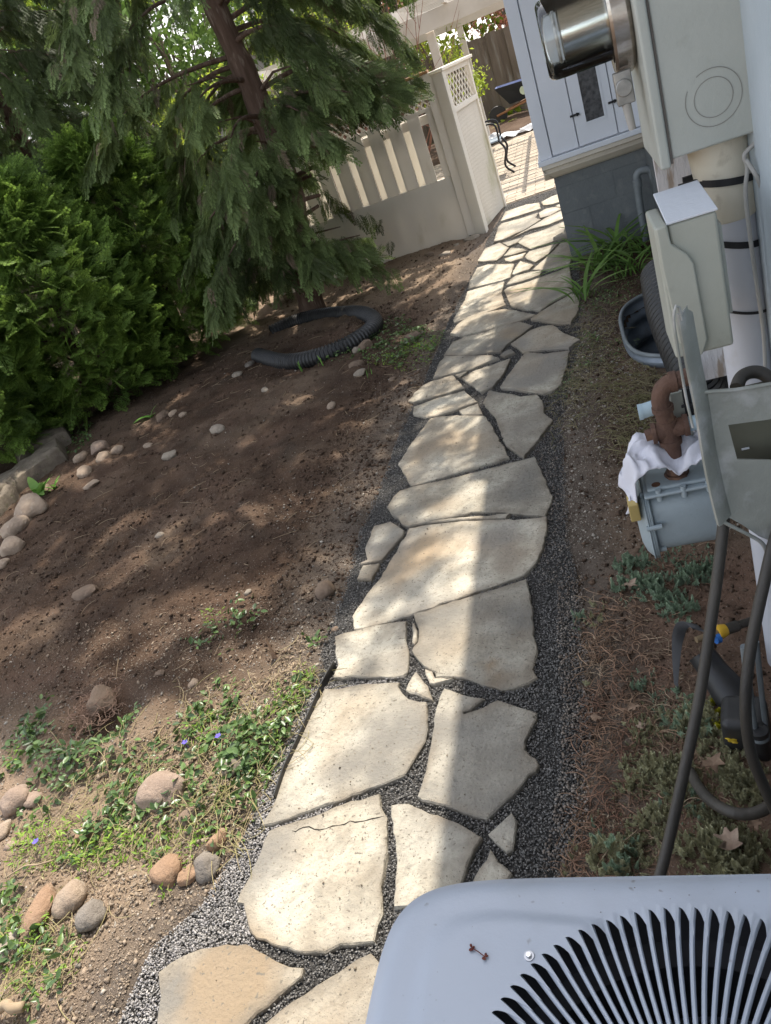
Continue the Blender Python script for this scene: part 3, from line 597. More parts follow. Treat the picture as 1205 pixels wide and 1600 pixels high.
for R in (.045, .031):
    for k in range(48):
        if R > .04 and 15 < k < 20: continue
        a, b = 2*math.pi*k/48, 2*math.pi*(k+1)/48; mb.add([(kc.x+math.cos(q)*rr, 1.5172, kc.z+math.sin(q)*rr) for q, rr in ((a, R), (b, R), (b, R-.0014), (a, R-.0014))], [(0, 1, 2, 3)])
mb.build('knockout', mat('knockout groove', (.25, .25, .23), None, 20, .6), mbx, recalc=False)
gc = Vector((0, 1.65, 1.554)); R0 = .068
def lathe_x(mb, prof, c, n=48):
    vs = []; fs = []
    for x, r in prof:
        for k in range(n): a = 2*math.pi*k/n; vs.append((x, c.y+math.cos(a)*r, c.z+math.sin(a)*r))
    for i in range(len(prof)-1):
        for k in range(n): fs.append((i*n+k, i*n+(k+1) % n, (i+1)*n+(k+1) % n, (i+1)*n+k))
    return mb.add(vs, fs)
def glassmat():
    M = bpy.data.materials.new('clear glass'); M.use_nodes = True; N = M.node_tree.nodes; L = M.node_tree.links; N.remove(N['Principled BSDF'])
    a = N.new('ShaderNodeBsdfTransparent'); a.inputs[0].default_value = (.88, .9, .88, 1); b = N.new('ShaderNodeBsdfGlossy'); b.inputs['Roughness'].default_value = .03; b.inputs[0].default_value = (1, 1, 1, 1)
    f = N.new('ShaderNodeFresnel'); f.inputs[0].default_value = 1.7; x = N.new('ShaderNodeMixShader'); L.new(f.outputs[0], x.inputs[0]); L.new(a.outputs[0], x.inputs[1]); L.new(b.outputs[0], x.inputs[2]); L.new(x.outputs[0], N['Material Output'].inputs[0]); return M
m_glass = glassmat()
mb = MB(); lathe_x(mb, [(.11, R0), (.014, R0*.985), (-.003, R0*.97), (-.011, R0*.93), (-.015, R0*.85), (-.016, .0)], gc); mb.build('glass_dome', m_glass, mbx, autosm=40)
m_silver = mat('silver drum', (.80, .80, .77), (.66, .66, .62), 40, .16, .03, 90, metal=1.0, stretch=(1, 6, 6))
m_plate = mat('meter dial plate', (.5, .5, .5), (.2, .2, .2), 60, .4)
mb = MB(); lathe_x(mb, [(.105, .0585), (.02, .0585), (.018, .055), (.018, 0)], gc); mb.build('drum', m_silver, mbx, autosm=40)
mb = MB(); lathe_x(mb, [(.014, 0), (.014, .042), (.011, .043), (.008, .040), (.008, 0)], gc); mb.build('dial', m_plate, mbx, autosm=40)
mb = MB(); lathe_x(mb, [(.100, .074), (.098, .090), (.103, .096), (.127, .096), (.131, .092), (.1348, .086)], gc); rg = mb.build('locking_ring', m_steel, mbx, autosm=40)
q = aty(979, 141, 1.585); q = Vector((q.x, 1.585, q.z)); mb = MB(); mb.tube([(q.x-.004, 1.572, q.z+.006), (q.x-.004, 1.580, q.z+.006)], .0145, 20); mb.box(q.x-.018, q.x+.012, 1.58, 1.60, q.z-.022, q.z+.032); mb.build('padlock', mat('dull zinc', (.38, .37, .35), (.25, .25, .24), 40, .4, metal=.7), rg, bevel=.002)
mb = MB(); mb.tube([(q.x-.004, 1.588, q.z-.021), (q.x-.001, 1.588, q.z-.066)], [.008, .0065], 12); mb.build('padlock_pin', m_cable, rg, autosm=60)
# board beside the boxes
b0 = aty(1030, 300, 1.86); mb = MB(); mb.box(b0.x, XW-.015, 1.86, 1.885, .72, 1.55); o = mb.build('mounting_board', m_peel); tag(o, 'upright white board with peeling paint between the meter box and the disconnect box', 'board')
# lower box
db = empty('disconnect_box', (.16, 1.42, 1.0), 'grey electrical disconnect box with an embossed cover, below the round glass meter', 'electrical box')
xl, xr = .120, .196; mb = MB(); mb.box(xl, xr, 1.38, 1.5, 1.0015, 1.240); mb.build('box', m_box2, db, bevel=.006, seg=3)
mb = MB(); mb.hexa([(xl-.002, 1.377, 1.2405), (xr+.002, 1.377, 1.2405), (xr-.004, 1.515, 1.262), (xl-.004, 1.515, 1.262), (xl-.002, 1.377, 1.245), (xr+.002, 1.377, 1.245), (xr-.004, 1.515, 1.267), (xl-.004, 1.515, 1.267)]); mb.build('rain_hood', m_white, db, bevel=.0015)
cov = [(.100, 1.242), (.117, 1.243), (.120, 1.211), (.142, 1.187), (.150, 1.168), (.153, 1.028), (.142, 1.003), (.122, .998), (.106, 1.04), (.100, 1.17)]
mb = MB(); mb.prism([(a, 1.370, b) for a, b in cov], (0, .009, 0)); mb.build('embossed_panel', m_box2, db, bevel=.0035, seg=3)
mb = MB(); mb.box(.097, .1195, 1.3745, 1.51, 1.005, 1.243); mb.build('front_cover', m_box2, db, bevel=.005, seg=3)
mb = MB(); mb.box(xr+.0005, xr+.009, 1.41, 1.50, 1.05, 1.21); mb.build('bracket', m_box, db, bevel=.0015)
# white riser pipe
pp = empty('riser_pipe', (.25, 1.6, 0), 'thick white plastic riser pipe with black straps beside the disconnect box', 'pipe')
px_, py_ = .250, 1.600
mb = MB(); mb.tube([(px_, py_, -.02), (px_, py_, .3), (px_, py_, 1.215)], .0445, 40); mb.build('pipe', m_lilac, pp, autosm=40)
mb = MB(); mb.tube([(px_, py_, 1.165), (px_, py_, 1.17), (px_, py_, 1.224), (px_-.004, py_, 1.255), (px_-.008, py_, 1.312)], [.0455, .049, .0495, .0505, .0525], 40); mb.build('coupling', m_ivory, pp, autosm=40)
def strap(z, r, h=.006, tl=.0, tilt=.014):
    mb = MB(); n = 40
    pts = [(px_+math.cos(a)*r, py_+math.sin(a)*r, z-tilt*math.cos(a)) for a in [2*math.pi*k/n for k in range(n+1)]]
    for a, b in zip(pts, pts[1:]): mb.add([(a[0], a[1], a[2]-h), (b[0], b[1], b[2]-h), (b[0], b[1], b[2]+h), (a[0], a[1], a[2]+h)], [(0, 1, 2, 3)])
    if tl: mb.box(px_-r-.03, px_-r+.008, py_-.02, py_-.012, z+tilt-.008, z+tilt+.007)
    return mb.build('strap', m_blk, pp, recalc=False)
strap(1.238, .0535, .0065, 1, .008); strap(1.12, .0462, .0065); strap(.985, .0462, .003)
mb = MB(); mb.box(.182, .21, 1.64, 1.65, 1.17, 1.25); mb.build('strap_bracket', m_blk, pp)
YC = 1.525
mb = MB(); c_ = spline([aty(1196, 205, YC), aty(1178, 225, YC), aty(1163, 243, YC), aty(1168, 262, YC), aty(1165, 300, YC), aty(1171, 360, YC), aty(1182, 440, YC), aty(1193, 520, YC), aty(1197, 600, YC), aty(1203, 700, YC)], 6); mb.tube(c_, .0038, 8)
c_ = spline([aty(1166, 250, YC-.01), aty(1182, 275, YC-.02), aty(1192, 300, YC), aty(1194, 330, YC+.03)], 6); mb.tube(c_, .0038, 8)
o = mb.build('cable', m_cable, autosm=60); tag(o, 'thin grey cable hanging down the front of the white riser pipe', 'cable')
# galvanised conduit at the bay foundation
m_galv = mat('grey conduit', (.22, .24, .25), (.17, .19, .20), 14, .6, .2, 60, metal=.2)
cn = empty('conduit', (.36, 5.9, 0), 'grey metal conduit bending over in a hoop beside the blue grey foundation', 'conduit')
Y0 = 5.9; pth = [aty(1014, 405, Y0), aty(1009, 370, Y0), aty(1000, 320, Y0), aty(996, 285, Y0), aty(995, 275, Y0), aty(999, 268, Y0), aty(1009, 265, Y0), aty(1017, 267, Y0), aty(1022, 278, Y0), aty(1033, 306, Y0), aty(1048, 345, Y0), aty(1062, 380, Y0)]
pth[0].z = -.02; mb = MB(); mb.tube(spline(pth, 4), .025, 14); mb.build('pipe', m_galv, cn, autosm=60)
mb = MB(); mb.tube([pth[3]-Vector((0, 0, .03)), pth[3]+Vector((0, 0, .02))], .031, 14); mb.build('fitting', m_galv, cn, autosm=60)
# ================================================================== WINDOW WELL
m_well = mat('galvanised well', (.24, .27, .31), (.16, .185, .215), 9, .4, .2, 40, metal=.35, c3=(.09, .08, .07), s3=5, t3=(.55, .7))
ww = empty('window_well', (.2, WELL_Y, 0), 'galvanised corrugated window well sunk in the ground against the house', 'window well')
def dpt(a, k=1.0):                               # outline of the D
    c, s = math.cos(a), math.sin(a); e = 2/3.2; return (WELL_X-WELL_A*k*abs(c)**e, WELL_Y+WELL_B*k*(1 if s > 0 else -1)*abs(s)**e)
A_ = [-math.pi/2+math.pi*k/60 for k in range(61)]; vs = []; fs = []
zs = [.075-.012*k for k in range(55)]
for i, z_ in enumerate(zs):
    k = 1+.036*math.sin(i*12/11*math.pi/6*1.0)*(0 if i < 2 else 1)
    for a in A_: x_, y_ = dpt(a, k); vs.append((x_, y_, z_))
for i in range(len(zs)-1):
    for j in range(60): fs.append((i*61+j, i*61+j+1, (i+1)*61+j+1, (i+1)*61+j))
MB().add(vs, fs).build('corrugated_wall', m_well, ww, smooth=True, recalc=False)
mb = MB(); mb.tube([(*dpt(a, 1.012), .078) for a in A_], .011, 8); mb.build('rim', m_galv, ww, autosm=60)
mb = MB(); mb.box(.0, .47, 3.5, 4.6, -.62, -.56); mb.build('floor', m_black, ww)
# black corrugated drain pipe leaning over the well
m_rubber = mat('black plastic', (.020, .020, .021), (.032, .031, .030), 12, .45, .1, 50, spec=.45)
def ribbed(path, r, pitch=.012, depth=.006, n=20):
    P = spline(path, 10); L_ = [0]
    for a, b in zip(P, P[1:]): L_.append(L_[-1]+(b-a).length)
    out = []; rr = []; s = 0; j = 0; k = 0
    while s < L_[-1]:
        while L_[j+1] < s: j += 1
        t = (s-L_[j])/(L_[j+1]-L_[j]); out.append(P[j].lerp(P[j+1], t)); rr.append(r-(depth if k % 4 in (2, 3) else 0)); s += pitch/4; k += 1
    return MB().tube(out, rr, n, cap=False)
dp = ribbed([aty(1034, 432, 3.9), aty(1048, 490, 3.5), aty(1082, 570, 3.05), aty(1100, 615, 2.85)], .100, .040, .012, 28).build('drain_pipe', m_rubber, autosm=30); tag(dp, 'fat black ribbed drain pipe leaning down behind the disconnect box', 'drain pipe')
# ================================================================== AIR CONDITIONER
m_ac = mat('blue grey paint', (.40, .435, .50), (.37, .405, .47), 3, .34, .06, 180, spec=.5, c3=(.33, .355, .40), s3=6, t3=(.55, .8), speck=(55, .70, (.22, .22, .23)), rvar=.08)
m_void = mat('dark inside', (.012, .011, .014), None, 5, .9)
ZT = .78; AC = Vector((-.058, .262, 0)); RG = .2285
ac = empty('air_conditioner', (AC.x, AC.y, 0), 'blue grey air conditioner with a round slotted fan grille on its top', 'air conditioner')
ROT = math.radians(-1.5); HA, HB = .343, .272
def outl(a):                                     # radius of the bowed rounded-rectangle cover
    c, s = math.cos(a-ROT), math.sin(a-ROT); e = 7.0; return (abs(c/HA)**e+abs(s/HB)**e)**(-1/e)*(1)
NS = 92; SUB = 8; NA = NS*SUB; LEAN = .07
def slot_r(t):                                   # outer end of a slot, t in 0..1 from its sharp side
    return RG-.034*max(0, (1-t))**2.4
vs = []; fs = []; J = 16
for k in range(NA):
    a = 2*math.pi*k/NA; t = (k % SUB)/(SUB-1) if (k % SUB) < SUB else 0
    ro = outl(a); ri = slot_r(t*.999)
    for j in range(J+1):
        r = ri if j == 0 else RG+.003+(ro-RG-.003)*((j-1)/(J-1))
        e = ro-r; z = ZT-.012*math.exp(-(e/.012)**1.5)-.004*sstep(-e, -.075, -.06)
        z -= .004*math.exp(-((r-RG)/.006)**2)*0
        vs.append((AC.x+math.cos(a)*r, AC.y+math.sin(a)*r, float(z)))
    vs.append((AC.x+math.cos(a)*(ro+.002), AC.y+math.sin(a)*(ro+.002), ZT-.055))
W = J+2
for k in range(NA):
    k2 = (k+1) % NA
    for j in range(W-1): fs.append((k*W+j, k*W+j+1, k2*W+j+1, k2*W+j))
cov = MB().add(vs, fs).build('top_cover', m_ac, ac, autosm=35)
# bars of the grille, each a thin blade with a rounded top that runs in from the slot end
mb = MB()
for i in range(NS):
    a0 = 2*math.pi*(i*SUB-.5)/NA
    A = []
    for j in range(13):
        r = RG+.002-(RG-.052)*(j/12.0); u = (RG-r)/RG
        aa = a0+LEAN*u*1.6; w = .0023*(1+.4*math.exp(-(RG-r)/.02)) if r > .10 else .0023*r/.10*.9+.0003
        x, y = AC.x+math.cos(aa)*r, AC.y+math.sin(aa)*r; tx, ty = -math.sin(aa), math.cos(aa)
        z0 = ZT-.0005-.003*math.exp(-(RG-r)/.01)
        A.append([(x+tx*w, y+ty*w, z0-.006), (x+tx*w, y+ty*w, z0-.002), (x+tx*w*.5, y+ty*w*.5, z0), (x-tx*w*.5, y-ty*w*.5, z0), (x-tx*w, y-ty*w, z0-.002), (x-tx*w, y-ty*w, z0-.006)])
    vs = [p for q in A for p in q]; fs = []
    for j in range(12):
        for k in range(5): fs.append((j*6+k, j*6+k+1, j*6+6+k+1, j*6+6+k))
    mb.add(vs, fs)
mb.build('fan_grille', m_ac, ac, autosm=50)
mb = MB(); mb.tube([(AC.x, AC.y, ZT-.02), (AC.x, AC.y, ZT-.001)], .056, 40); mb.build('hub_cap', m_ac, ac, bevel=.003)
mb = MB(); n = 64                                # shroud below the grille
for (r0, z0), (r1, z1) in (((.25, ZT-.02), (.225, ZT-.06)), ((.225, ZT-.06), (.205, ZT-.075)), ((.205, ZT-.075), (.20, ZT-.16)), ((.20, ZT-.16), (.26, ZT-.3))):
    for k in range(n):
        a, b = 2*math.pi*k/n, 2*math.pi*(k+1)/n; mb.add([(AC.x+math.cos(q)*r, AC.y+math.sin(q)*r, z) for q, r, z in ((a, r0, z0), (b, r0, z0), (b, r1, z1), (a, r1, z1))], [(0, 1, 2, 3)])
mb.build('fan_shroud', mat('shroud', (.05, .05, .055), None, 5, .6), ac, smooth=True)
mb = MB()
for k in range(3):                               # fan blades
    a = 2*math.pi*k/3+.5; P = []
    for r in (.04, .1, .18):
        for da, dz in ((-.35, .02), (0, .0), (.38, -.03)): P.append((AC.x+math.cos(a+da*(.8+r))*r, AC.y+math.sin(a+da*(.8+r))*r, ZT-.13+dz))
    mb.add(P, [(0, 1, 4, 3), (1, 2, 5, 4), (3, 4, 7, 6), (4, 5, 8, 7)])
mb.tube([(AC.x, AC.y, ZT-.18), (AC.x, AC.y, ZT-.1)], .05, 24); mb.build('fan', m_void, ac)
# cabinet with louvred sides
def ring_pts(k_, z, n=96): return [(AC.x+math.cos(2*math.pi*i/n)*outl(2*math.pi*i/n)*k_, AC.y+math.sin(2*math.pi*i/n)*outl(2*math.pi*i/n)*k_, z) for i in range(n)]
vs = []; fs = []; n = 96; zz = [ZT-.05, ZT-.07]; kk = [.985, .985]; z = ZT-.07
while z > .12: zz += [z-.004, z-.02, z-.024]; kk += [.955, .98, .98]; z -= .024
zz += [.10, .03]; kk += [.985, .985]
for z, k_ in zip(zz, kk): vs += ring_pts(k_, z)
for i in range(len(zz)-1):
    for j in range(n): fs.append((i*n+j, i*n+(j+1) % n, (i+1)*n+(j+1) % n, (i+1)*n+j))
MB().add(vs, fs).build('louvred_cabinet', m_ac, ac)
mb = MB(); mb.box(AC.x-.4, AC.x+.42, AC.y-.33, AC.y+.33, -.04, .03); mb.build('base_pad', mat('concrete', (.3, .29, .27), None, 8, .9, .4, 60), ac, bevel=.01)
bq = at(827, 1494, ZT); mb = MB(); mb.tube([bq+Vector((0, 0, -.002)), bq+Vector((0, 0, .0012))], .0058, 24); mb.build('washer', mat('zinc washer', (.38, .39, .42), None, 9, .3, metal=.6), ac, bevel=.0004)
mb = MB(); mb.tube([bq, bq+Vector((0, 0, .004))], [.0035, .003], 6); mb.build('bolt', mat('bright zinc', (.7, .7, .7), None, 9, .25, metal=.9), ac, bevel=.0004)
# maple flower scrap lying on the cover
m_mar = mat('dried maroon', (.10, .02, .02), (.16, .05, .03), 60, .8)
a, b = at(737, 1481, ZT+.002), at(758, 1495, ZT+.002); mb = MB(); mb.tube([a, a.lerp(b, .5)+Vector((0, 0, .002)), b], .0006, 5)
for q in (a, b):
    for k in range(7):
        d = Vector((random.gauss(0, 1), random.gauss(0, 1), random.random()*.5)).normalized(); mb.tube([q+d*.0005, q+d*.0025, q+d*.0042], [.0006, .0015, .0003], 5)
o = mb.build('flower_scrap', m_mar); tag(o, 'tiny dried maroon flower stalk lying on the air conditioner cover', 'flower scrap')
# grit and dust specks that have settled on the cover
n_ = 140; aa = rng.random(n_)*6.283; rr2 = .235+.11*rng.random(n_); P_ = np.stack([AC.x+np.cos(aa)*rr2, AC.y+np.sin(aa)*rr2, np.full(n_, ZT-.0035)], 1); P_ = P_[[math.hypot(p[0]-AC.x, p[1]-AC.y) < outl(math.atan2(p[1]-AC.y, p[0]-AC.x))-.012 for p in P_]]
o = link('dust_specks', pebbles('dust_specks', P_+np.array((0, 0, .0035)), .0004+.0009*rng.random(len(P_))**3, 7), mat('dust specks', (.16, .13, .11), (.25, .22, .2), 9, .9, 0)); tag(o, kind='stuff', cat='dust', label='tiny dark specks of dirt on the air conditioner cover')
# ================================================================== GAS METER
m_gas = mat('gas meter paint', (.36, .42, .45), (.30, .355, .38), 4, .45, .18, 40, c3=(.22, .24, .24), s3=13, t3=(.62, .8), spec=.4, rvar=.1)
m_brown = mat('rusted pipe', (.145, .082, .058), (.095, .055, .042), 14, .75, .5, 80, c3=(.24, .14, .09), s3=22, t3=(.55, .7))
m_lblue = mat('pale blue pipe', (.42, .54, .60), (.36, .47, .53), 8, .5, .1, 50, spec=.4)
YG = 1.80
gm = empty('gas_meter', (.07, YG, .28), 'grey blue gas meter with rusty brown pipe fittings rising from its top', 'gas meter')
def g(px, py, y=YG): return aty(px, py, y)
TL, TR, BL, BR = g(998, 736), g(1118, 700), g(1030, 856), g(1120, 842)
x0, x1, z1, z0 = g(1004, 745).x, .165, g(1060, 752).z, g(1050, 850).z
mb = MB()                                        # body, rounded rectangle section drum
def drum(mb, xs_r, cy, cz, hy, hz, e=3.4, n=48):
    vs = []
    for x_, k_ in xs_r:
        for i in range(n):
            a = 2*math.pi*i/n; c, s = math.cos(a), math.sin(a); r = (abs(c)**e+abs(s)**e)**(-1/e); vs.append((x_, cy+hy*k_*r*c, cz+hz*k_*r*s))
    fs = [(i*n+j, i*n+(j+1) % n, (i+1)*n+(j+1) % n, (i+1)*n+j) for i in range(len(xs_r)-1) for j in range(n)]
    fs += [tuple(range(n)), tuple((len(xs_r)-1)*n+j for j in range(n))[::-1]]
    return mb.add(vs, fs)
cz = (z1+z0)/2; hz = (z1-z0)/2; hy = .085; cy = YG+.02
drum(mb, [(x0-.002, .86), (x0, .9), (x0+.01, .93), (x1-.01, .93), (x1, .9), (x1+.002, .86)], cy, cz, hy, hz); mb.build('body', m_gas, gm, autosm=40)
mb = MB(); drum(mb, [(x0-.036, .35), (x0-.034, .62), (x0-.026, .86), (x0-.014, 1.0), (x0-.008, 1.06), (x0+.000, 1.08), (x0+.003, 1.04), (x0+.003, .9)], cy, cz-.006, hy, hz*1.02); fc = mb.build('end_cover', m_gas, gm, autosm=35)
mb = MB()
for k in range(3): drum(mb, [(x0-.012+.006*k, 1.07-.01*k), (x0-.010+.006*k, 1.11-.01*k), (x0-.008+.006*k, 1.07-.01*k)], cy, cz-.006, hy, hz*1.02)
mb.build('flange_ridge', m_gas, fc, autosm=30)
mb = MB()
for k in range(7):
    a = 2*math.pi*k/7+.3; yy_, zz_ = cy+hy*1.08*math.cos(a), cz+hz*1.1*math.sin(a); MB().tube([(x0-.016, yy_, zz_), (x0+.022, yy_, zz_)], .0075, 10).build('flange_bolt', m_gas, fc, autosm=40)
mb = MB(); rim = [(x0-.006, cy-hy*.98, z1+.001), (x1+.01, cy-hy*.98, z1+.001), (x1+.01, cy+hy, z1+.001), (x0-.006, cy+hy, z1+.001)]
mb.prism(rim, (0, 0, .010)); tp = mb.build('top_plate', m_gas, gm, bevel=.006, seg=3)
mb = MB(); mb.box(x0+.004, x1, cy-hy*.8, cy+hy*.8, z1+.0105, z1+.022); mb.build('top_boss', m_gas, gm, bevel=.009, seg=3)
mb = MB()
for (u, v) in ((.03, -.86), (.09, -.9), (.15, -.86)): MB().tube([(x0+u, cy+v*hy, z1-.012), (x0+u, cy+v*hy, z1+.020)], .0075, 12).build('plate_bolt', m_gas, tp, autosm=40)
mb = MB(); mb.tube([(x0+.028, cy-.6*hy, z1+.022), (x0+.028, cy-.6*hy, z1+.0235)], .011, 16); mb.build('rusty_socket', m_rust, tp)
mb = MB(); mb.box(x0-.05, x0-.024, cy-hy*1.02, cy-hy*.35, z1-.055, z1-.004); mb.build('tag_plate', mat('yellow tag', (.45, .34, .13), None, 10, .7), gm, bevel=.003)
# inlet riser with elbow and tee
rx = g(1050, 700).x; base = Vector((rx, cy-.02, z1+.018)); Yr = cy-.02
def vz(py, px=1045): return aty(px, py, Yr).z
mb = MB(); mb.tube([base, base+Vector((0, 0, .012))], [.031, .031], 8); mb.tube([base+Vector((0, 0, .012)), base+Vector((0, 0, .022)), base+Vector((0, 0, .05))], [.0235, .021, .021], 20); mb.build('union_nut', m_brown, gm, autosm=50)
tz = vz(672)
mb = MB(); mb.tube([(rx, Yr, base.z+.045), (rx, Yr, tz-.04), (rx, Yr, tz-.038), (rx, Yr, tz-.026), (rx, Yr, tz-.024), (rx, Yr, tz+.03)], [.0215, .0215, .0275, .0275, .024, .024], 20); mb.tube([(rx-.036, Yr, tz), (rx+.044, Yr, tz+.004)], .023, 20); mb.tube([(rx-.040, Yr, tz), (rx-.030, Yr, tz)], .028, 20); mb.tube([(rx+.036, Yr, tz+.004), (rx+.048, Yr, tz+.004)], .028, 20); mb.tube([(rx-.056, Yr, tz-.002), (rx-.036, Yr, tz)], .0155, 8); mb.build('tee_fitting', m_brown, gm, autosm=50)
pe = [(rx-.002, Yr, tz+.026), (rx-.004, Yr, vz(640)), (rx-.006, Yr, vz(622)), (rx+.004, Yr+.002, vz(606)), (rx+.026, Yr+.004, vz(599)), (rx+.05, Yr+.004, vz(598)), (rx+.075, Yr+.006, vz(596))]
mb = MB(); mb.tube(spline(pe, 5), .0215, 20); mb.tube([pe[1], Vector(pe[1])+Vector((0, 0, .014))], .026, 20); mb.tube([Vector(pe[4])-Vector((.004, 0, 0)), Vector(pe[4])+Vector((.012, 0, 0))], .026, 20); mb.build('elbow_pipe', m_brown, gm, autosm=50)
a = aty(1000, 644, 1.86); b = aty(1030, 634, 1.86); mb = MB(); mb.tube([a, b, b+Vector((.10, 0, .01))], .0195, 20); mb.tube([a-Vector((.004, 0, 0)), a+Vector((.006, 0, 0))], .021, 20); mb.build('side_pipe', m_lblue, gm, autosm=50)
mb = MB(); mb.tube([(rx+.048, Yr, tz+.004), (rx+.2, Yr, tz+.012)], .019, 20); mb.build('side_pipe', m_lblue, gm, autosm=50)
# flat link bar and clamp behind the riser
a = aty(1055, 625, 1.84); mb = MB(); mb.box(a.x-.012, a.x+.03, 1.84, 1.85, a.z-.12, a.z+.02); mb.build('link_bar', m_box2, gm, bevel=.004)
mb = MB(); mb.box(a.x+.018, a.x+.036, 1.825, 1.839, a.z-.05, a.z+.03); mb.tube([(a.x+.01, 1.82, a.z-.012), (a.x+.045, 1.82, a.z-.012)], .0045, 8); mb.build('clamp', m_blk, gm, bevel=.001)
# rag
rag = [(969, 760), (972, 738), (982, 718), (1000, 706), (1022, 702), (1046, 704), (1068, 700), (1090, 690), (1112, 684)]
V = []; F = []; n1, n2 = 44, 14; A = [aty(a_, b_, 1.80) for a_, b_ in rag]; A = spline(A, 6); n1 = len(A)
for i, p in enumerate(A):
    for j in range(n2):
        u = j/(n2-1); s = i/(n1-1); w_ = .045+.02*math.sin(s*9)
        V.append((p.x+.012*math.sin(u*7+s*5)+.010*u, 1.742+.125*u, p.z+.006-.05*max(0, .4-u)+.010*math.sin(u*6+s*11)*u+.045*float(fbm(np.array(s*3.0), np.array(u*1.3), 2.4, 4, 71))-.05*(1-u)**2*(s < .2)))
for i in range(n1-1):
    for j in range(n2-1): F.append((i*n2+j, i*n2+j+1, (i+1)*n2+j+1, (i+1)*n2+j))
m_rag = mat('white rag', (.66, .66, .72), (.60, .60, .66), 14, .9, .2, 90, c3=(.05, .03, .03), s3=42, t3=(.70, .73))
rg_ = MB().add(V, F).build('rag', m_rag, smooth=True); s_ = rg_.modifiers.new('thick', 'SOLIDIFY'); s_.thickness = .003; tag(rg_, 'crumpled white rag with dark specks draped over the gas meter', 'rag')
# ================================================================== GREY METAL BRACKET IN FRONT
m_cast = mat('weathered grey zinc', (.34, .35, .32), (.26, .27, .245), 9, .5, .25, 60, metal=.25, c3=(.48, .48, .48), s3=14, t3=(.52, .72), spec=.4, rvar=.12)
YK = 1.17; bk = empty('metal_bracket', (.18, YK, .75), 'large weathered grey metal bracket plate with a rectangular opening in front of the gas meter', 'bracket')
def bp(px, py, y=YK): return aty(px, py, y)
# plate with an opening, lying across the view
outer = [bp(*p) for p in [(1092, 612), (1150, 608), (1205, 606)]]; xr_ = .292
o1 = [(1092, 612), (1104, 700), (1118, 760), (1132, 800)]; bt = [(1132, 800), (1160, 815), (1185, 832), (1200, 852)]
def mesh_plate():
    top = [bp(1093, 612), bp(1150, 608), bp(1205, 604)]; w_ = [bp(1138, 664), bp(1205, 655), bp(1152, 718), bp(1205, 719)]
    lf = [bp(1093, 612), bp(1099, 664), bp(1109, 718), bp(1124, 772), bp(1134, 806)]
    bot = [bp(1134, 806), bp(1160, 820), bp(1186, 838), bp(1206, 846)]
    R = lambda z_: Vector((xr_, YK, z_))
    mb = MB(); y2 = YK+.004
    polys = [[lf[0], top[1], top[2], R(top[2].z), R(w_[1].z), w_[1], w_[0], lf[1]], [lf[1], w_[0], w_[2], lf[2]], [lf[2], w_[2], w_[3], R(w_[3].z), R(bot[3].z-.02), bot[3], bot[2], bot[1], bot[0], lf[3]]]
    for p in polys: mb.prism(p, (0, .003, 0))
    return mb, lf, bot, w_
mb, lf, bot, w_ = mesh_plate(); mb.build('plate', m_cast, bk)
# dark back plate seen through the opening, with a label scrap
mb = MB(); mb.box(w_[0].x-.03, xr_, YK+.06, YK+.064, w_[2].z-.05, w_[0].z+.03); mb.build('back_plate', mat('olive plate', (.13, .13, .10), (.10, .10, .08), 9, .6, .1, 40), bk)
q = aty(1165, 701, YK+.058); mb = MB(); mb.box(q.x-.006, q.x+.006, YK+.057, YK+.059, q.z-.0015, q.z+.0015); mb.build('label_scrap', m_white, bk)
# long flange: a folded lip that runs up past the plate and curls over at its top
lp = spline([bp(1060, 482), bp(1066, 520), bp(1075, 570), bp(1087, 630), bp(1098, 700), bp(1110, 760), bp(1122, 808)], 6)
mb = MB(); A = []
for i, p in enumerate(lp):
    t = i/(len(lp)-1); wd = .019+.004*t+ (0 if t > .05 else -.006)
    A.append([(p.x-.006, YK-.024, p.z+.002), (p.x-.003, YK-.028, p.z), (p.x+.002, YK-.026, p.z), (p.x+wd*.55, YK-.012, p.z), (p.x+wd, YK+.002, p.z), (p.x+wd, YK+.005, p.z), (p.x+wd*.5, YK-.008, p.z), (p.x, YK-.021, p.z)])
vs = [v for r in A for v in r]; mb.add(vs, [(i*8+j, i*8+(j+1) % 8, (i+1)*8+(j+1) % 8, (i+1)*8+j) for i in range(len(A)-1) for j in range(8)]+[tuple(range(8))[::-1], tuple((len(A)-1)*8+j for j in range(8))])
mb.build('long_flange', m_cast, bk, autosm=50)
mb = MB(); lp2 = spline([bp(1056, 478, YK-.03), bp(1053, 500, YK-.03), bp(1060, 550, YK-.03), bp(1072, 620, YK-.03), bp(1083, 668, YK-.03)], 6); mb.tube([bp(1066, 500, YK-.028), bp(1061, 480, YK-.028)]+lp2, .0022, 8); mb.build('curled_lip', m_cast, bk, autosm=60); mb = MB(); P2 = spline([bp(1118, 806), bp(1140, 818), bp(1168, 832), bp(1190, 846), bp(1199, 866)], 5)
mb.tube([p+Vector((0, -.006, 0)) for p in P2], .0035, 8); mb.build('lower_edge', m_cast, bk, autosm=60); mb = MB(); mb.tube([lf[0]+Vector((0, -.003, 0)), bp(1150, 608)+Vector((0, -.003, 0)), Vector((xr_, YK-.003, bp(1205, 604).z))], .0035, 8); mb.build('rolled_edge', m_cast, bk, autosm=60)
mb = MB(); mb.box(XW-.012, XW-.001, YK-.03, YK+.07, bot[3].z-.06, bp(1205, 604).z+.03); mb.build('wall_plate', m_cast, bk, bevel=.002)
